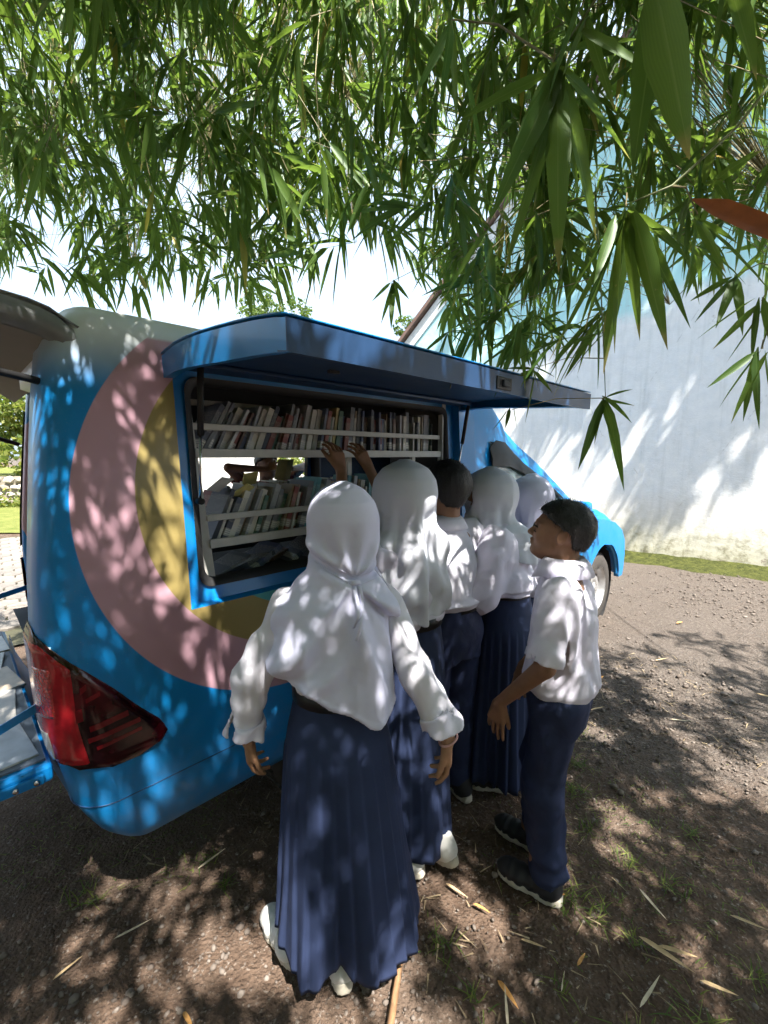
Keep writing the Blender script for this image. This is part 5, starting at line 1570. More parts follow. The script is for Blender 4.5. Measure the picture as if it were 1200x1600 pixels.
# ================================================================== THE CHILDREN
# ---- girl nearest the camera: back view, white hijab with a tied band, navy pleated skirt
def girl_near():
    yaw = rad(10); k = 1.035
    g = empty('person', (-.14, 1.25, 0), yaw, 'girl nearest the camera seen from behind, white tied hijab, navy pleated skirt, pink bracelet', 'person')
    lean = .03; head = (.025, .035, 1.455)
    armL = ((-.145, .02, 1.23), (-.250, -.015, 1.02), (-.268, .03, .815)); armR = ((.145, .02, 1.23), (.228, -.08, 1.02), (.315, -.10, .835))
    hL = hand_caps(armL[2], (-.02, .12, -1), (1, .25, 0), .92, 42, 5, side=1, thumb=28, fcurl=(30, 38, 44, 48))
    hR = hand_caps(armR[2], (.10, .10, -1), (-.9, .35, -.1), .98, 30, 8, side=-1, thumb=24, fcurl=(24, 34, 38, 34))
    footL = (-.195, .10, 0); footR = (-.005, .0, 0)
    make_body(g, SKIN[0], k, lean, head, (armL, armR), ((-.14, .09, .02), (.02, .0, .05)), .006, hands=(hL, hR), torso=.70)
    cuffL = (-.268, .015, .885); cuffR = (.283, -.093, .915)
    shirt(g, k, lean, ((armL[0], armL[1], cuffL), (armR[0], armR[1], cuffR)), .985, WHITE_G, .006, .014, (.050, .049, .047), .004, 3, collar=False, slim=.86)
    for cf, el, sd in ((cuffL, armL[1], 1), (cuffR, armR[1], 2)):            # turned-up loose cuffs
        cf = np.array(cf); el = np.array(el); ax = (cf - el) / np.linalg.norm(cf - el)
        a1 = cf - ax * .015; a2 = cf + ax * .048
        def fcu(P, a1=a1, a2=a2, ax=ax, sd=sd):
            u = (P - a1.astype(np.float32)) @ ax.astype(np.float32)
            th = np.arctan2(P[:, 1] - cf[1], P[:, 0] - cf[0])
            d = rc_(P, a1, a2, .054, .070) + .009 * np.sin(2 * th + sd) + .006 * np.sin(5 * th + 30 * u) + bend(P, .008, sd)
            d = np.maximum(d, u - .050 - .016 * np.sin(2 * th + sd * 1.7)); d = np.maximum(d, -u)
            return np.maximum(d, -rc_(P, a1 - ax * .03, a2 + ax * .06, .044, .058)).astype(np.float32)
        sdf_obj('turned_cuff', fcu, cf - .13, cf + .13, .005, WHITE, g)
    # skirt
    rings = [(1.0, .0, .01, .122, .100), (.93, 0, .008, .134, .110), (.86, .0, .0, .150, .124), (.80, .0, -.002, .160, .134), (.60, .008, .0, .182, .150), (.35, .015, .01, .208, .160), (.09, .024, .02, .238, .168)]
    def hemz(th):      # a little higher at the left front, dipping at the back
        return .13 * np.clip(-np.cos(th + .25), 0, 1) ** 2 + .05 * np.clip(np.sin(th), 0, 1) + .012 * np.sin(4 * th) + .085 * np.exp(-((th - 4.52) / .22) ** 2)
    pleated_skirt(g, rings, .815, 26, .062, NAVY, hemz, 4)
    belt_ring(g, .975, 0, .01, .130, .107, .042, BELT, .008)
    # hijab: hood, gathered nape, cape over the back with a slanting hem
    prof = [(.88, .035, -.035, .105, .112), (1.00, .014, -.03, .142, .125), (1.10, -.006, -.012, .170, .134), (1.18, -.008, .005, .180, .135), (1.245, .0, .015, .165, .124), (1.29, .012, .02, .135, .112), (1.325, .018, .025, .103, .103), (1.36, .022, .028, .098, .106), (1.42, .025, .032, .103, .114), (1.48, .026, .036, .102, .115), (1.53, .025, .036, .085, .098), (1.565, .024, .034, .052, .064), (1.582, .023, .032, .012, .015)]
    K = np.array([.045, -.12, 1.315], np.float32)
    def fh(P):
        d = col_(P, prof) * .85
        d = smin(d, el_(P, (.025, .036, 1.475), (.102, .114, .108)), .02)
        x, y, z = P[:, 0], P[:, 1], P[:, 2]
        back = np.clip((.06 - y) / .1, 0, 1)
        dx, dz = x - K[0], z - K[2]; rr = np.hypot(dx, dz); ang = np.arctan2(dx, -dz)
        n1 = vnoise(P, (6, 6, 4), 31)
        # soft folds fanning out below the knot
        fanm = np.clip(-dz / .06, 0, 1) * np.clip(rr / .08, 0, 1) * np.exp(-rr * 1.2)
        d = d - .015 * np.sin(ang * 7.0 + 1.4 * n1 + .6) * fanm
        d = d - .008 * np.sin(ang * 15 + 3 * n1) * fanm * np.exp(-rr * 3)
        # drag lines from the left shoulder to the knot, swag folds under them
        lf = np.clip(-dx / .12, 0, 1) * np.clip((1.30 - z) / .05, 0, 1) * np.clip((z - .98) / .1, 0, 1)
        d = d - .010 * np.sin((z * 46 - dx * 34) + 2.2 * n1) * lf * back
        # folds running up the hood from the band
        upm = np.clip(dz / .03, 0, 1) * np.clip((.20 - dz) / .12, 0, 1)
        d = d - .0045 * np.sin(ang * 11 + 2 * n1) * upm * back
        # the tied band presses a groove round the nape
        bz = 1.318 + .055 * np.abs(dx) / .1 * (dx < 0) + .012 * (dx > 0) * dx / .1
        d = d + .011 * np.exp(-((z - bz) / .011) ** 2) * np.clip(back + .2, 0, 1)
        d = d - .006 * np.exp(-((z - bz - .028) / .014) ** 2) * back - .005 * np.exp(-((z - bz + .028) / .014) ** 2) * back
        d = d + .010 * vnoise(P, (7, 7, 6), 12) * np.clip((1.3 - z) / .1, 0, 1) + .003 * vnoise(P, (16, 16, 12), 13)
        d = d + drape(P, .008, 41) * np.clip((1.33 - z) / .1, .06, 1)
        hem = .945 + .10 * np.clip((.06 - x) / .20, -.2, 1.2) ** 1.3 if False else np.interp(x, [-.25, -.14, -.06, .02, .08, .13, .17, .25], [1.10, 1.045, 1.00, .955, .925, .92, .955, 1.06]) + .10 * np.clip((y - .02) / .1, 0, 1)
        hz_ = hem.astype(np.float32) + .006 * np.sin(x * 50)
        d = d - .003 * np.exp(-((z - hz_ - .012) / .006) ** 2)
        d = np.maximum(d, hz_ - z)
        # face opening
        d = np.maximum(d, -el_(P, (.025, .17, 1.45), (.062, .07, .082)))
        return d.astype(np.float32)
    hj = sdf_obj('hijab', fh, (-.28, -.24, .88), (.30, .22, 1.61), .0055, HIJAB, g)
    # stitched band and its hanging ties
    bb = MB(); pts = []
    def surf_back(x, z):    # march inwards from behind to the cloth
        ys = np.linspace(-.24, .05, 150); q = np.stack([np.full(150, x), ys, np.full(150, z)], 1).astype(np.float32); dv = fh(q); i = int(np.argmax(dv < 0)); return float(ys[i])
    for rowi, (w0, w1) in enumerate(((-.013, -.009), (.009, .013))):
        rws = []
        for x in np.linspace(-.062, .118, 22):
            z = 1.318 + (.055 * abs(x - .045) / .1 if x < .045 else .012 * (x - .045) / .1)
            r_ = [(x, surf_back(x, z + w) - e, z + w) for w, e in ((w0, .0), (w0, .004), (w1, .004), (w1, .0))]
            rws.append(r_)
        bb.grid(rws)
    bb.build('band_stitching', HIJAB, hj, smooth=True)
    tb = MB()
    for x0_, zl in ((.050, 1.205), (.060, 1.175)):
        rws = []
        for i in range(14):
            u = i / 13; z = 1.305 + (zl - 1.305) * u; x = x0_ + .006 * math.sin(5 * u + x0_ * 100) - .01 * u; yb = surf_back(x, z) - .004
            rws.append([(x - .005, yb, z), (x, yb - .003, z), (x + .005, yb, z)])
        tb.grid(rws)
    tb.build('band_tie', HIJAB, hj, smooth=True, solid=.002)
    kn = MB(); kn.tube([(.03, surf_back(.045, 1.312) - .006, 1.312), (.045, surf_back(.045, 1.312) - .010, 1.314), (.062, surf_back(.045, 1.312) - .006, 1.312)], [.006, .011, .006], 8); kn.build('knot', HIJAB, hj, smooth=True)
    shoe(g, footL, rad(28), .235, SHOEW, SOLEW, .12); shoe(g, footR, rad(4), .235, SHOEW, SOLEW, .22)
    br = MB(); w = Vector(armR[2]); d = (Vector(armR[2]) - Vector(armR[1])).normalized(); a = d.orthogonal().normalized(); b = d.cross(a)
    br.tube([w + d * .004 + (a * math.cos(2*PI*i/24) + b * math.sin(2*PI*i/24)) * .0285 for i in range(25)], .0035, 6, False)
    br.build('bracelet', plain('pink_bracelet', (.62, .36, .34), .4), g, smooth=True)
girl_near()

# ---- boy at the right, left profile, short hair, half sleeves, navy trousers
def boy_right():
    yaw = rad(62); k = .985
    b = empty('person', (.66, 1.56, 0), yaw, 'short-haired boy in profile at the right in half-sleeved white shirt and navy trousers', 'person')
    lean = .0; head = (.01, .03, 1.385)
    # local: x right (away from the camera), y forward (image left)
    armL = ((-.165, .0, 1.205), (-.215, .03, .965), (-.175, .185, .775)); armR = ((.165, .0, 1.205), (.20, .02, .96), (.17, .16, .78))
    hL = hand_caps(armL[2], (.02, .12, -1), (1, -.2, 0), .95, 14, 4, side=1, thumb=22, fcurl=(6, 12, 16, 20)); hR = hand_caps(armR[2], (0, .15, -1), (-1, 0, 0), .95, 25, 4, side=-1)
    fL = (-.085, .03, 0); fR = (.115, .10, 0)
    make_body(b, SKIN[1], k, lean, head, (armL, armR), (fL, fR), .0052, head_yaw=rad(6), head_pitch=rad(11), hands=(hL, hR))
    hair_cap(b, head, k, rad(6), rad(11), -.05, 5, fringe=.02, thick=.015, blades_n=3800)
    cl = np.array(armL[0]) + (np.array(armL[1]) - np.array(armL[0])) * .92; cr = np.array(armR[0]) + (np.array(armR[1]) - np.array(armR[0])) * .9
    sh = shirt(b, k, lean, ((armL[0], cl - [0, 0, .006], cl), (armR[0], cr - [0, 0, .006], cr)), .80, WHITE, .006, .024, (.062, .072, .076), .020, 11)
    # flat fold-down collar
    cb = MB(); rows = []
    for i in range(29):
        a = rad(110 - 400 * i / 28 * .8) if False else rad(60 - 300 * i / 28)
        ca, sa = math.cos(a), math.sin(a)
        pt = 1.0 + .0 * i
        front = max(0, math.sin(a)) ** 4
        rows.append([(.062 * ca, lean + .01 + .066 * sa, 1.285), (.066 * ca, lean + .01 + .070 * sa, 1.297), (.082 * ca, lean + .01 + .088 * sa, 1.278), (.098 * ca, lean + .01 + (.104 + .02 * front) * sa, 1.238 - .03 * front)])
    cb.grid(rows).build('collar', WHITE, sh, smooth=True, solid=.003)
    trousers(b, k, ((( -.085, .0, .78), (-.088, .035, .43), (-.082, .0, .075)), ((.085, 0, .78), (.10, .07, .43), (.11, .06, .075))), .86, NAVY2, .0065, 15, .008, .066)
    belt_ring(b, .845, 0, 0, .148, .118, .035, NAVY)
    shoe(b, (fL[0], fL[1] + .035, 0), rad(-8), .255, SHOEB, SOLEW); shoe(b, (fR[0], fR[1] + .03, 0), rad(-14), .255, SHOEB, SOLEW)
    # eye and brow on the seen side
    for sx in (-1, 1):
        e = MB(); c = np.array(head)
        ca, sa = math.cos(rad(6)), math.sin(rad(6))
        def W(p): p = np.array(p) * k; return Vector((c[0] + ca * p[0] - sa * p[1], c[1] + sa * p[0] + ca * p[1], c[2] + p[2]))
        e.tube([W((sx * .018, .092, .021)), W((sx * .032, .088, .026)), W((sx * .048, .074, .020))], [.002, .0035, .0015], 6); e.tube([W((sx * .020, .0875, .003)), W((sx * .031, .0885, .006)), W((sx * .043, .080, .001))], [.0012, .0022, .001], 5)
        e.build('brow', HAIR, b, smooth=True)
boy_right()

# ---- girl reaching up to the shelf with both hands
def hijab_simple(root, head, k, lean, hem, mat, seed, turn=0.0, h=.007, face=True, wide=1.0, dip=0.0, back=.0):
    hx, hy, hz = head
    prof = [(hem, 0, lean - .01, .17 * wide * k, .135 * k), (hem + .10, 0, lean, .19 * wide * k, .14 * k), (1.17 * k, 0, lean, .185 * wide * k, .135 * k), (1.235 * k, hx * .5, lean * .9 + hy * .1, .150 * k, .122 * k), (hz - .13 * k, hx * .9, hy * .8, .112 * k, .112 * k), (hz - .07 * k, hx, hy - .002, .100 * k, .110 * k), (hz, hx, hy, .103 * k, .116 * k), (hz + .05 * k, hx, hy, .094 * k, .108 * k), (hz + .09 * k, hx, hy, .066 * k, .078 * k), (hz + .118 * k, hx, hy, .014, .016)]
    ca, sa = math.cos(turn), math.sin(turn)
    def fn(P):
        d = smin(col_(P, prof) * .85, el_(P, (hx, hy - .002, hz), (.103 * k, .117 * k, .116 * k)), .03)
        q = P - np.array([hx, hy, 0], np.float32)
        lx_, ly_ = ca * q[:, 0] + sa * q[:, 1], -sa * q[:, 0] + ca * q[:, 1]
        z = P[:, 2]
        th = np.arctan2(lx_, -ly_)
        n1 = vnoise(P, (6, 6, 3), seed)
        low = np.clip((hz - .02 - z) / .2, 0, 1)
        d = d - .014 * np.sin(th * 6 + 2.2 * n1 + seed) * low - .006 * np.sin(th * 13 + 3 * n1) * low
        d = d - .007 * np.sin(z * 34 + np.abs(th) * 5 + 3 * n1 + seed) * np.clip((hz - .1 - z) / .1, 0, 1)
        d = d + .009 * np.exp(-((z - (hz - .13 * k) - .03 * np.cos(th)) / .03) ** 2)
        d = d + .008 * vnoise(P, (8, 8, 4), seed + 1) + .004 * np.sin(z * 40 + th * 3 + 2 * n1) * np.clip((hz - .06 - z) / .1, 0, 1)
        d = d + drape(P, .010, seed + 7) * np.clip((hz + .02 - z) / .12, .2, 1)
        d = np.maximum(d, hem + back * (1 - np.cos(th)) / 2 + dip * np.sin(th * 1.0 + .5) + .015 * np.sin(th * 3 + seed) - z)
        if face:
            fq = np.stack([lx_, ly_, z], 1).astype(np.float32)
            d = np.maximum(d, -el_(fq, (0, .155 * k, hz - .012 * k), (.058 * k, .10 * k, .080 * k)))
        return d.astype(np.float32)
    return sdf_obj('hijab', fn, (-.30, -.26, hem - .06), (.30, .30, hz + .15), h, mat, root)
def girl_reach():
    yaw = rad(44); k = 1.075
    g = empty('person', (.115, 1.70, 0), yaw, 'tall girl in long plain white hijab reaching both hands up to the top shelf', 'person')
    lean = .045; head = (-.0, .05, 1.515)
    armL = ((-.155, .05, 1.29), (-.165, .22, 1.40), (-.105, .315, 1.605)); armR = ((.155, .05, 1.29), (.12, .245, 1.40), (.06, .325, 1.605))
    hL = hand_caps(armL[2], (.02, .40, 1), (0, 1, -.35), .98, 26, 5, side=1, thumb=30); hR = hand_caps(armR[2], (-.35, .42, 1), (.1, 1, -.35), .98, 26, 5, side=-1, thumb=28)
    make_body(g, SKIN[2], k, lean, head, (armL, armR), ((-.07, -.02, .02), (.03, -.03, .02)), .0068, hands=(hL, hR), torso=.72)
    cL = np.array(armL[1]) + (np.array(armL[2]) - np.array(armL[1])) * .08; cR = np.array(armR[1]) + (np.array(armR[2]) - np.array(armR[1])) * .08
    shirt(g, k, lean, ((armL[0], armL[1], cL), (armR[0], armR[1], cR)), 1.0, WHITE, .0075, .02, (.060, .055, .052), .012, 21, collar=False, slim=.88)
    hijab_simple(g, head, k, lean, 1.03, HIJAB2, 5, 0, .0065, wide=.76, dip=.02, back=.16)
    pleated_skirt(g, [(1.03, 0, 0, .118, .10), (.95, 0, 0, .128, .108), (.85, 0, 0, .142, .12), (.5, -.01, -.01, .158, .14), (.10, -.02, -.02, .172, .158)], .88, 24, .07, NAVY, None, 9, 200, 40)
    belt_ring(g, 1.02, 0, 0, .124, .106, .04, BELT)
    shoe(g, (-.10, -.03, 0), rad(10), .24, SHOEW, SOLEW, .1); shoe(g, (.035, -.115, 0), rad(-6), .24, SHOEW, SOLEW, .28)
girl_reach()

# ---- boy between the girls, seen from behind
def boy_mid():
    yaw = rad(36); k = 1.065
    b = empty('person', (.295, 1.95, 0), yaw, 'black-haired boy seen from behind between the two hijab girls, white shirt tucked in', 'person')
    lean = .03; head = (.0, .04, 1.505)
    armL = ((-.16, .03, 1.30), (-.15, .24, 1.22), (-.08, .30, 1.35)); armR = ((.16, .03, 1.30), (.20, .20, 1.18), (.10, .30, 1.32))
    hL = hand_caps(armL[2], (0, .5, 1), (0, 1, -.5), .98, 30); hR = hand_caps(armR[2], (0, .5, 1), (0, 1, -.5), .98, 30, side=-1)
    make_body(b, SKIN[1], k, lean, head, (armL, armR), ((-.09, 0, .02), (.09, 0, .02)), .0078, hands=(hL, hR))
    hair_cap(b, head, k, 0, 0, -.065, 9, thick=.020, blades_n=3000)
    cL = np.array(armL[0]) + (np.array(armL[1]) - np.array(armL[0])) * .85; cR = np.array(armR[0]) + (np.array(armR[1]) - np.array(armR[0])) * .85
    sh = shirt(b, k, lean, ((armL[0], cL - [0, 0, .006], cL), (armR[0], cR - [0, 0, .006], cR)), .985, WHITE_G, .007, .035, (.070, .076, .078), .035, 33)
    cb = MB(); rows = []
    for i in range(25):
        a = rad(60 - 300 * i / 24); ca, sa = math.cos(a), math.sin(a)
        rows.append([(.066 * ca, lean + .012 + .068 * sa, 1.385), (.070 * ca, lean + .012 + .072 * sa, 1.397), (.088 * ca, lean + .01 + .092 * sa, 1.372), (.104 * ca, lean + .01 + .108 * sa, 1.338)])
    cb.grid(rows).build('collar', WHITE_G, sh, smooth=True, solid=.003)
    trousers(b, k, (((-.09, 0, .86), (-.095, .02, .47), (-.09, 0, .08)), ((.09, 0, .86), (.10, .03, .47), (.10, .01, .08))), 1.03, NAVY2, .0075, 25, .016, .072)
    belt_ring(b, 1.0, 0, 0, .155, .122, .04, BELT)
    shoe(b, (-.09, .035, 0), rad(5), .26, SHOEB, SOLEW); shoe(b, (.10, .04, 0), rad(-8), .26, SHOEB, SOLEW)
boy_mid()

# ---- girl turned to the left, hijab falling over the shoulder
def girl_side():
    yaw = rad(72); k = 1.055
    g = empty('person', (.60, 2.12, 0), yaw, 'girl facing left in short white hijab, blouse gathered at the waist, behind the profile boy', 'person')
    lean = .04; head = (.01, .085, 1.475)
    armL = ((-.16, .04, 1.265), (-.215, .10, 1.03), (-.10, .26, 1.10)); armR = ((.16, .04, 1.265), (.20, .13, 1.05), (.08, .28, 1.14))
    hL = hand_caps(armL[2], (.4, .8, .4), (.5, -.6, .6), .95, 30); hR = hand_caps(armR[2], (-.4, .8, .4), (-.5, -.6, .6), .95, 30, side=-1)
    make_body(g, SKIN[2], k, lean, head, (armL, armR), ((-.08, 0, .02), (.09, .02, .02)), .0075, head_yaw=rad(26), hands=(hL, hR))
    shirt(g, k, lean, ((armL[0], armL[1], np.array(armL[1]) * .35 + np.array(armL[2]) * .65), (armR[0], armR[1], np.array(armR[1]) * .35 + np.array(armR[2]) * .65)), 1.0, WHITE, .007, .04, (.078, .080, .050), .035, 43, collar=False)
    hijab_simple(g, head, k, lean - .02, 1.15, HIJAB2, 14, rad(26), .0062, wide=.84, dip=-.03, back=.05)
    pleated_skirt(g, [(1.03, 0, 0, .14, .11), (.95, 0, 0, .155, .125), (.82, 0, 0, .19, .155), (.5, 0, 0, .215, .18), (.10, .0, 0, .235, .205)], .84, 26, .085, NAVY, None, 19, 200, 40)
    belt_ring(g, 1.015, 0, 0, .146, .116, .045, BELT)
    shoe(g, (-.10, .04, 0), rad(6), .25, SHOEB, SOLEW); shoe(g, (.09, .06, 0), rad(-6), .25, SHOEB, SOLEW)
girl_side()

# ---- girl almost hidden behind her
def girl_hidden():
    yaw = rad(55); k = 1.02
    g = empty('person', (.86, 2.42, 0), yaw, 'girl in white hijab mostly hidden behind the girl facing left', 'person')
    lean = .03; head = (0, .05, 1.43)
    armL = ((-.155, .03, 1.22), (-.20, .08, 1.0), (-.10, .24, 1.08)); armR = ((.155, .03, 1.22), (.19, .10, 1.0), (.09, .25, 1.08))
    hL = hand_caps(armL[2], (.4, .8, .4), (.5, -.6, .6), .95, 30); hR = hand_caps(armR[2], (-.4, .8, .4), (-.5, -.6, .6), .95, 30, side=-1)
    make_body(g, SKIN[2], k, lean, head, (armL, armR), ((-.08, 0, .02), (.09, .0, .02)), .008, hands=(hL, hR))
    shirt(g, k, lean, ((armL[0], armL[1], np.array(armL[2])), (armR[0], armR[1], np.array(armR[2]))), .90, WHITE, .008, .04, (.072, .07, .05), .03, 53, collar=False)
    hijab_simple(g, head, k, lean, 1.10, HIJAB, 24, 0, .0075, wide=.95)
    pleated_skirt(g, [(.97, 0, 0, .14, .11), (.90, 0, 0, .16, .13), (.78, 0, 0, .18, .15), (.5, 0, 0, .20, .17), (.10, .0, 0, .22, .19)], .8, 26, .08, NAVY, None, 29, 160, 30)
    shoe(g, (-.08, .04, 0), rad(6), .24, SHOEB, SOLEW); shoe(g, (.09, .04, 0), rad(-6), .24, SHOEB, SOLEW)
girl_hidden()

# ---- reader on the far side of the van, seen through the shelf gap
def reader_far():
    p = VM @ Vector((1.86, 2.12, 0))
    g = empty('person', (p.x, p.y, 0), rad(44 + 180), 'person reading on the far side of the van, seen through the shelf gap', 'person')
    k = 1.10; lean = .03; head = (0, .06, 1.575)
    armL = ((-.165, .03, 1.385), (-.36, .12, 1.56), (-.13, .27, 1.545)); armR = ((.165, .03, 1.385), (.38, .10, 1.56), (.12, .27, 1.545))
    hL = hand_caps(armL[2], (.6, .2, .5), (.5, -.8, 0), .95, 35); hR = hand_caps(armR[2], (-.6, .2, .5), (-.5, -.8, 0), .95, 35, side=-1)
    make_body(g, SKIN[2], k, lean, head, (armL, armR), ((-.08, 0, .02), (.09, .0, .02)), .0085, hands=(hL, hR))
    hair_cap(g, head, k, 0, 0, -.05, 19, blades_n=800)
    cL = np.array(armL[0]) * .4 + np.array(armL[1]) * .6; cR = np.array(armR[0]) * .4 + np.array(armR[1]) * .6
    shirt(g, k, lean, ((armL[0], cL - [0, 0, .006], cL), (armR[0], cR - [0, 0, .006], cR)), .9, cloth('maroon_shirt', (.16, .04, .035)), .009, .03, (.068, .07, .072), .02, 63)
    trousers(g, k, (((-.09, 0, .86), (-.095, .02, .47), (-.09, 0, .08)), ((.09, 0, .86), (.10, .03, .47), (.10, .01, .08))), 1.0, NAVY2, .01, 65, .016, .072)
    shoe(g, (-.09, .035, 0), 0, .26, SHOEB, SOLEW, h=.007); shoe(g, (.10, .04, 0), 0, .26, SHOEB, SOLEW, h=.007)
    bo = MB(); bo.box((-.08, -.002, 0), (0, .0, .19), Matrix.Rotation(.3, 4, 'Z')); bo.box((0, -.002, 0), (.08, .0, .19), Matrix.Rotation(-.3, 4, 'Z'))
    b = bo.build('open_book', paper_y, None, solid=.004); b.matrix_world = g_matrix(p, rad(224)) @ Matrix.Translation((0, .33, 1.45)) @ Matrix.Rotation(rad(-25), 4, 'X')
    tag(b, 'open yellow book held by the reader beyond the shelf gap', 'book')
def g_matrix(p, yaw): return Matrix.Translation((p.x, p.y, 0)) @ Matrix.Rotation(yaw, 4, 'Z')
reader_far()
# ================================================================== BAMBOO CANOPY
CANOPY_N = (2000, 2250, 1850, 1050); CANOPY_Y = (2.2, 2.0, 1.8, 1.6)
rngB = np.random.default_rng(77)
# lower limit of the foliage as seen from the camera, by photo column
LIM = [(-40, 415), (60, 430), (130, 462), (210, 440), (300, 455), (340, 488), (420, 450), (470, 405), (520, 345), (600, 325), (650, 400), (690, 480), (740, 545), (800, 550), (850, 570), (900, 560), (940, 520), (1000, 470), (1050, 430), (1120, 430), (1160, 480), (1240, 580)]
lx = [a for a, b in LIM]; ly = [b for a, b in LIM]
def tips_in(x0, x1, n, d0, d1, ytop=-120, power=1.0, pad=0):
    out = []
    while len(out) < n:
        x_ = rngB.uniform(x0, x1); lim = np.interp(x_, lx, ly) + pad
        y_ = lim - (lim - ytop) * rngB.random() ** power
        out.append(px3(x_, y_, rngB.uniform(d0, d1)))
    return out
def stem_over(a, b, lift, n=9):
    a = np.array(a); b = np.array(b); m = (a + b) / 2 + np.array([0, 0, lift])
    return bez(a, m, b, n)
make_branch('bamboo branch with dense small leaves over the rear corner of the van', stem_over((-3.6, -.6, 4.4), (-1.7, 3.2, 2.95), .7), tips_in(-60, 240, 270, 1.8, 4.2), 101, grav=(0, .85), leaf=(.13, .235), width=(.115, .145), n_leaf=(6, 10), singles=45)
make_branch('bamboo branch hanging above the middle of the van roof', stem_over((-1.9, -1.2, 4.6), (-.9, 3.4, 3.0), .8), tips_in(200, 430, 230, 1.8, 4.2), 102, grav=(0, .85), leaf=(.13, .235), width=(.115, .145), n_leaf=(6, 10), singles=45)
make_branch('bamboo branch above the gap of white sky', stem_over((-.2, -1.5, 4.7), (-.2, 3.2, 3.2), .8), tips_in(420, 640, 190, 1.7, 4.0), 103, grav=(0, .85), leaf=(.13, .235), width=(.115, .145), n_leaf=(6, 10), singles=35)
make_branch('bamboo branch drooping in front of the gable wall', stem_over((1.9, -1.2, 4.5), (.7, 2.7, 2.5), .7), tips_in(640, 880, 190, 1.6, 3.4, power=1.15), 104, grav=(0, .85), leaf=(.13, .235), width=(.115, .145), n_leaf=(6, 10), singles=45)
make_branch('bamboo branch hanging before the white wall at the right', stem_over((3.2, -.8, 4.3), (1.6, 2.6, 2.5), .6), tips_in(840, 1060, 95, 1.5, 3.2, power=.8), 105, grav=(0, .85), leaf=(.13, .235), width=(.115, .145), n_leaf=(6, 10), singles=40)
make_branch('bamboo branch at the right edge before the white wall', stem_over((3.8, -.2, 4.2), (2.2, 2.4, 2.5), .5), tips_in(1040, 1250, 90, 1.4, 3.0, power=.8), 106, grav=(0, .85), leaf=(.13, .235), width=(.115, .145), n_leaf=(6, 10), singles=40)
# finer foliage farther back, closing the gaps towards the top
make_branch('far bamboo foliage behind the nearer branches at the top', stem_over((-3.4, 1.2, 5.6), (2.4, 4.4, 5.4), .5, 10), tips_in(-60, 900, 420, 3.4, 5.4, ytop=-160, power=.75, pad=-90), 113, grav=(-.1, .8))
# hanging sprays and large leaves close to the lens: single leaves fanning from their nodes
def fan(node, ends, d, rng=rngB):
    return (px3(node[0], node[1], d), [px3(x_, y_, d + rng.uniform(-.06, .09)) for x_, y_ in ends])
fan_branch('bamboo branch with large dark leaves close overhead at the upper right', [px3(1250, -260, .55), px3(1080, -120, .6), px3(930, 0, .68), px3(866, 95, .74)],
    [fan((865, 95), [(770, 340), (790, 425), (835, 330), (875, 415), (932, 372), (985, 250), (1000, 62), (785, 300), (905, 300), (720, 190), (950, 180)], .74),
     fan((905, 20), [(860, 150), (960, 170), (880, 120), (1010, 110)], .7),
     fan((700, 30), [(715, 200), (760, 300), (690, 160), (650, 150)], .85)], 108)
fan_branch('bamboo spray with long hanging leaves in front of the white wall', [px3(1260, 60, .8), px3(1150, 200, .82), px3(1050, 290, .82), px3(978, 320, .82)],
    [fan((978, 322), [(880, 478), (920, 502), (868, 548), (946, 572), (1000, 528), (1042, 540), (1072, 502), (1076, 408), (905, 520), (962, 545), (930, 440)], .82),
     fan((1090, 335), [(1200, 455), (1130, 420), (1150, 380), (1075, 430)], .82)], 109)
fan_branch('two broad bamboo leaves hanging very close at the top right', [px3(1120, -260, .42), px3(1060, -120, .44), px3(1030, -40, .45)],
    [fan((1030, -40), [(992, 262), (1078, 250)], .46), fan((1130, -60), [(1180, 120), (1110, 110)], .5)], 110, .2)
fan_branch('thin bamboo spray hanging past the end of the canopy door', [px3(930, 300, 1.5), px3(938, 430, 1.55), px3(944, 560, 1.6), px3(946, 622, 1.6)],
    [fan((945, 622), [(990, 608), (992, 634), (906, 728), (973, 755), (986, 660), (922, 700), (960, 690), (930, 690)], 1.6),
     fan((835, 575), [(800, 592), (808, 618), (868, 590), (822, 655), (862, 612), (790, 576)], 1.7),
     fan((800, 640), [(770, 672), (790, 668), (808, 668)], 1.75),
     fan((700, 520), [(662, 552), (690, 556), (735, 545), (716, 585), (676, 590)], 1.9),
     fan((612, 440), [(583, 470), (598, 500), (612, 510), (627, 498), (640, 468)], 2.2)], 111)
fan_branch('bamboo spray hanging at the right edge beside the wall', [px3(1290, 300, 1.0), px3(1230, 420, 1.02), px3(1190, 545, 1.05)],
    [fan((1192, 545), [(1105, 606), (1148, 652), (1162, 655), (1186, 662), (1208, 640), (1128, 632)], 1.05),
     fan((1190, 470), [(1090, 530), (1115, 545), (1140, 560), (1175, 565), (1215, 560)], 1.1),
     fan((1150, 430), [(1080, 470), (1090, 500), (1120, 510), (1160, 520)], 1.2)], 112)
# one orange withered leaf close to the lens
wl_ = empty('withered_leaf', tuple(px3(1082, 312, .62)), 0, 'single orange withered bamboo leaf hanging close at the right edge', 'leaf')
V, F_, k = bamboo_leaves(np.zeros((1, 3)), np.array([[.9, -.05, -.38]]), np.array([.2]), np.array([.034]), np.array([.02]), .3, rngB)
V[:, 2] += 0
me = np_mesh('blade', V, F_); link_mesh('blade', me, plain('withered_orange', (.42, .16, .05), .7, var=.25, scale=30), wl_, True)
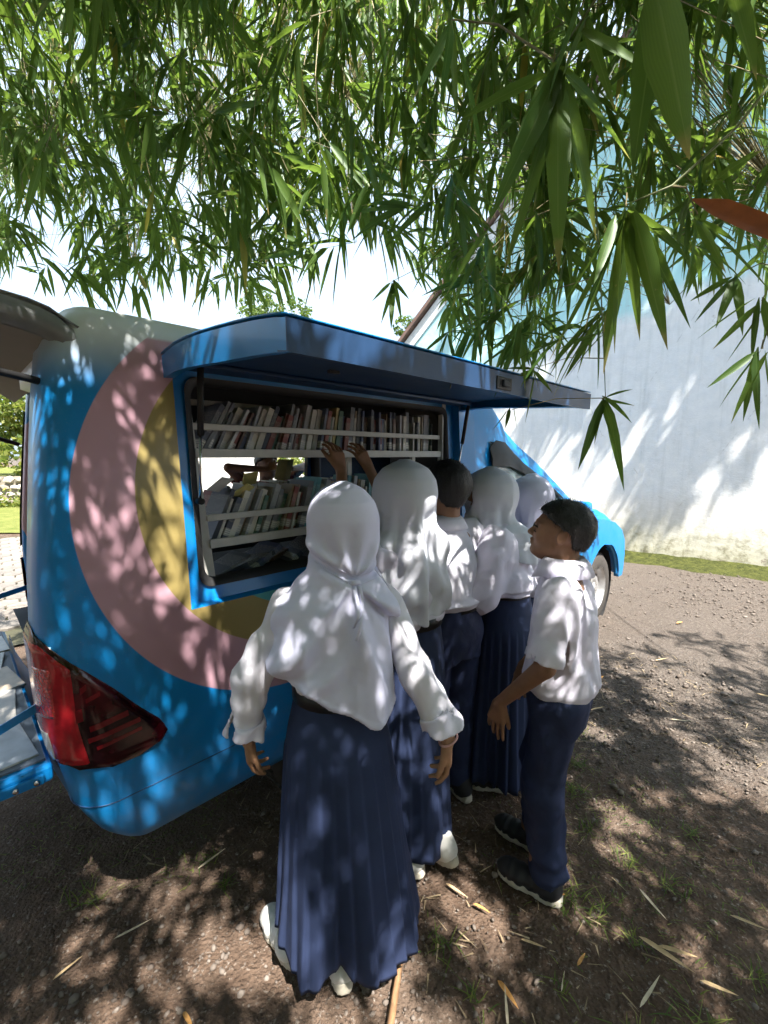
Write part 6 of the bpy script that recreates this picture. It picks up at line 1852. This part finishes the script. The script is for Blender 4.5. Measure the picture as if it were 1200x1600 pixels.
# the crown overhead and behind the camera: its shade dapples the van and the children
def over(n, x0, x1, y0, y1, z0, z1, seed):
    r = np.random.default_rng(seed); out = []
    while len(out) < n:
        p = np.array([r.uniform(x0, x1), r.uniform(y0, y1), r.uniform(z0, z1)])
        # leave the frame's own foliage to the branches above
        d = p - np.array([0, 0, CAM_H])
        if d[1] > .3 and d[2] / d[1] < .95 and p[2] < 3.4: continue
        q_ = np.array([[p[0] - p[2] * SUN_DIR.x / SUN_DIR.z, p[1] - p[2] * SUN_DIR.y / SUN_DIR.z, 0.0]])
        qx, qy = q_[0, 0], q_[0, 1]
        open_ = (-1.4 < qx < -.5 and 1.4 < qy < 2.7) or (.5 < qx < 1.5 and .9 < qy < 2.0)      # crown thinned here so sun spots land on van and ground
        if vnoise(q_, (4.2, 4.2, 1.0), 21)[0] < (-.06 if open_ else -.20): continue
        if d[1] > -.5 and np.hypot(d[0], d[1]) < 1.0 and p[2] < 3.1: continue
        out.append(p)
    return out
for i, (x0, x1, lab) in enumerate(((-3.4, -1.0, 'bamboo branch high over the left of the van'), (-1.2, .9, 'bamboo branch high over the middle of the van'), (.7, 2.6, 'bamboo branch high over the children'), (2.4, 4.6, 'bamboo branch high over the gravel yard'))):
    xm = (x0 + x1) / 2
    make_branch(lab, stem_over((xm + .4, -4.6, 4.2), (xm, 2.8, 4.0), 1.6, 12), over(CANOPY_N[i], x0, x1, -3.4, CANOPY_Y[i], 2.75, 4.7, 200 + i), 210 + i, leaf=(.14, .22), n_leaf=(8, 12), width=(.12, .15), stem_r=.018, simple=True)
# tall bamboo crown over the yard on the right: shades the upper right of the white wall
r = np.random.default_rng(300); tall = []
while len(tall) < 1400:
    p = np.array([r.uniform(2.6, 9.5), r.uniform(2.4, 7.6), r.uniform(8.4, 10.2)])
    e = (p[0] - 2.66) + (p[1] - 6.4) - (9 - p[2]) * .4
    if e < r.exponential(.25) - .1: continue
    if e > 5.5: continue
    tall.append(p)
make_branch('tall bamboo crown high above the yard beside the building', stem_over((9.5, -1.0, 7.5), (4.6, 6.2, 9.2), 1.5, 12), tall, 301, leaf=(.34, .5), n_leaf=(8, 12), width=(.15, .2), stem_r=.03, simple=True)
# unseen bamboo thicket added behind the viewer to lower the ambient light
for i, (x_, y_) in enumerate(((-7.5, -5.0), (-4.6, -6.4), (-1.4, -7.0), (1.8, -7.0), (5.0, -6.2), (8.0, -4.6), (-9.5, -2.0))):
    tree('added_bamboo_clump', (x_, y_, 0), 6.2, 2.3, 1300, .55, LEAF_C, ('added unseen bamboo clump behind the viewer on the left', 'second added unseen bamboo clump behind the viewer from the left', 'added unseen bamboo clump behind the viewer left of centre', 'added unseen bamboo clump straight behind the viewer', 'added unseen bamboo clump behind the viewer right of centre', 'added unseen bamboo clump behind the viewer on the right', 'added unseen bamboo clump at the far left beside the van')[i], 60 + i, .08, 'bamboo', 'bamboo clumps added behind the viewer to dim the sky light', .1)
# culms the branches spring from, outside the frame
for i, (b0, b1) in enumerate((((10.2, -2.2, 0), (9.5, -1.0, 7.5)), ((-4.2, -3.4, 0), (-3.6, -.6, 4.4)), ((1.2, -5.6, 0), (.4, -4.6, 4.2)), ((5.2, -2.4, 0), (3.8, -.2, 4.2)), ((3.9, -5.2, 0), (3.5, -4.6, 4.2)), ((-2.4, -5.4, 0), (-1.9, -1.2, 4.6)))):
    a = np.array(b0, dtype=float); c_ = np.array(b1); m = np.array([b0[0], b0[1], b1[2]])
    pts = bez(a, m, c_, 15)
    rt = empty('bamboo_culm', tuple(a), 0, ('tallest bamboo culm far to the right of the yard', 'bamboo culm at the far left behind the viewer', 'bamboo culm straight behind the viewer', 'bamboo culm at the right beside the yard', 'bamboo culm behind the viewer at the right', 'bamboo culm behind the viewer left of centre')[i], 'bamboo', 'bamboo culms behind the viewer')
    mb = MB(); mb.tube([Vector(p - a) for p in pts], [.045 - .0022 * j for j in range(15)], 8)
    for j in range(1, 14): mb.tube([Vector(pts[j] - a) - Vector((0, 0, .006)), Vector(pts[j] - a) + Vector((0, 0, .006))], .05 - .0022 * j, 8)
    mb.build('stem', CULM, rt, smooth=True)
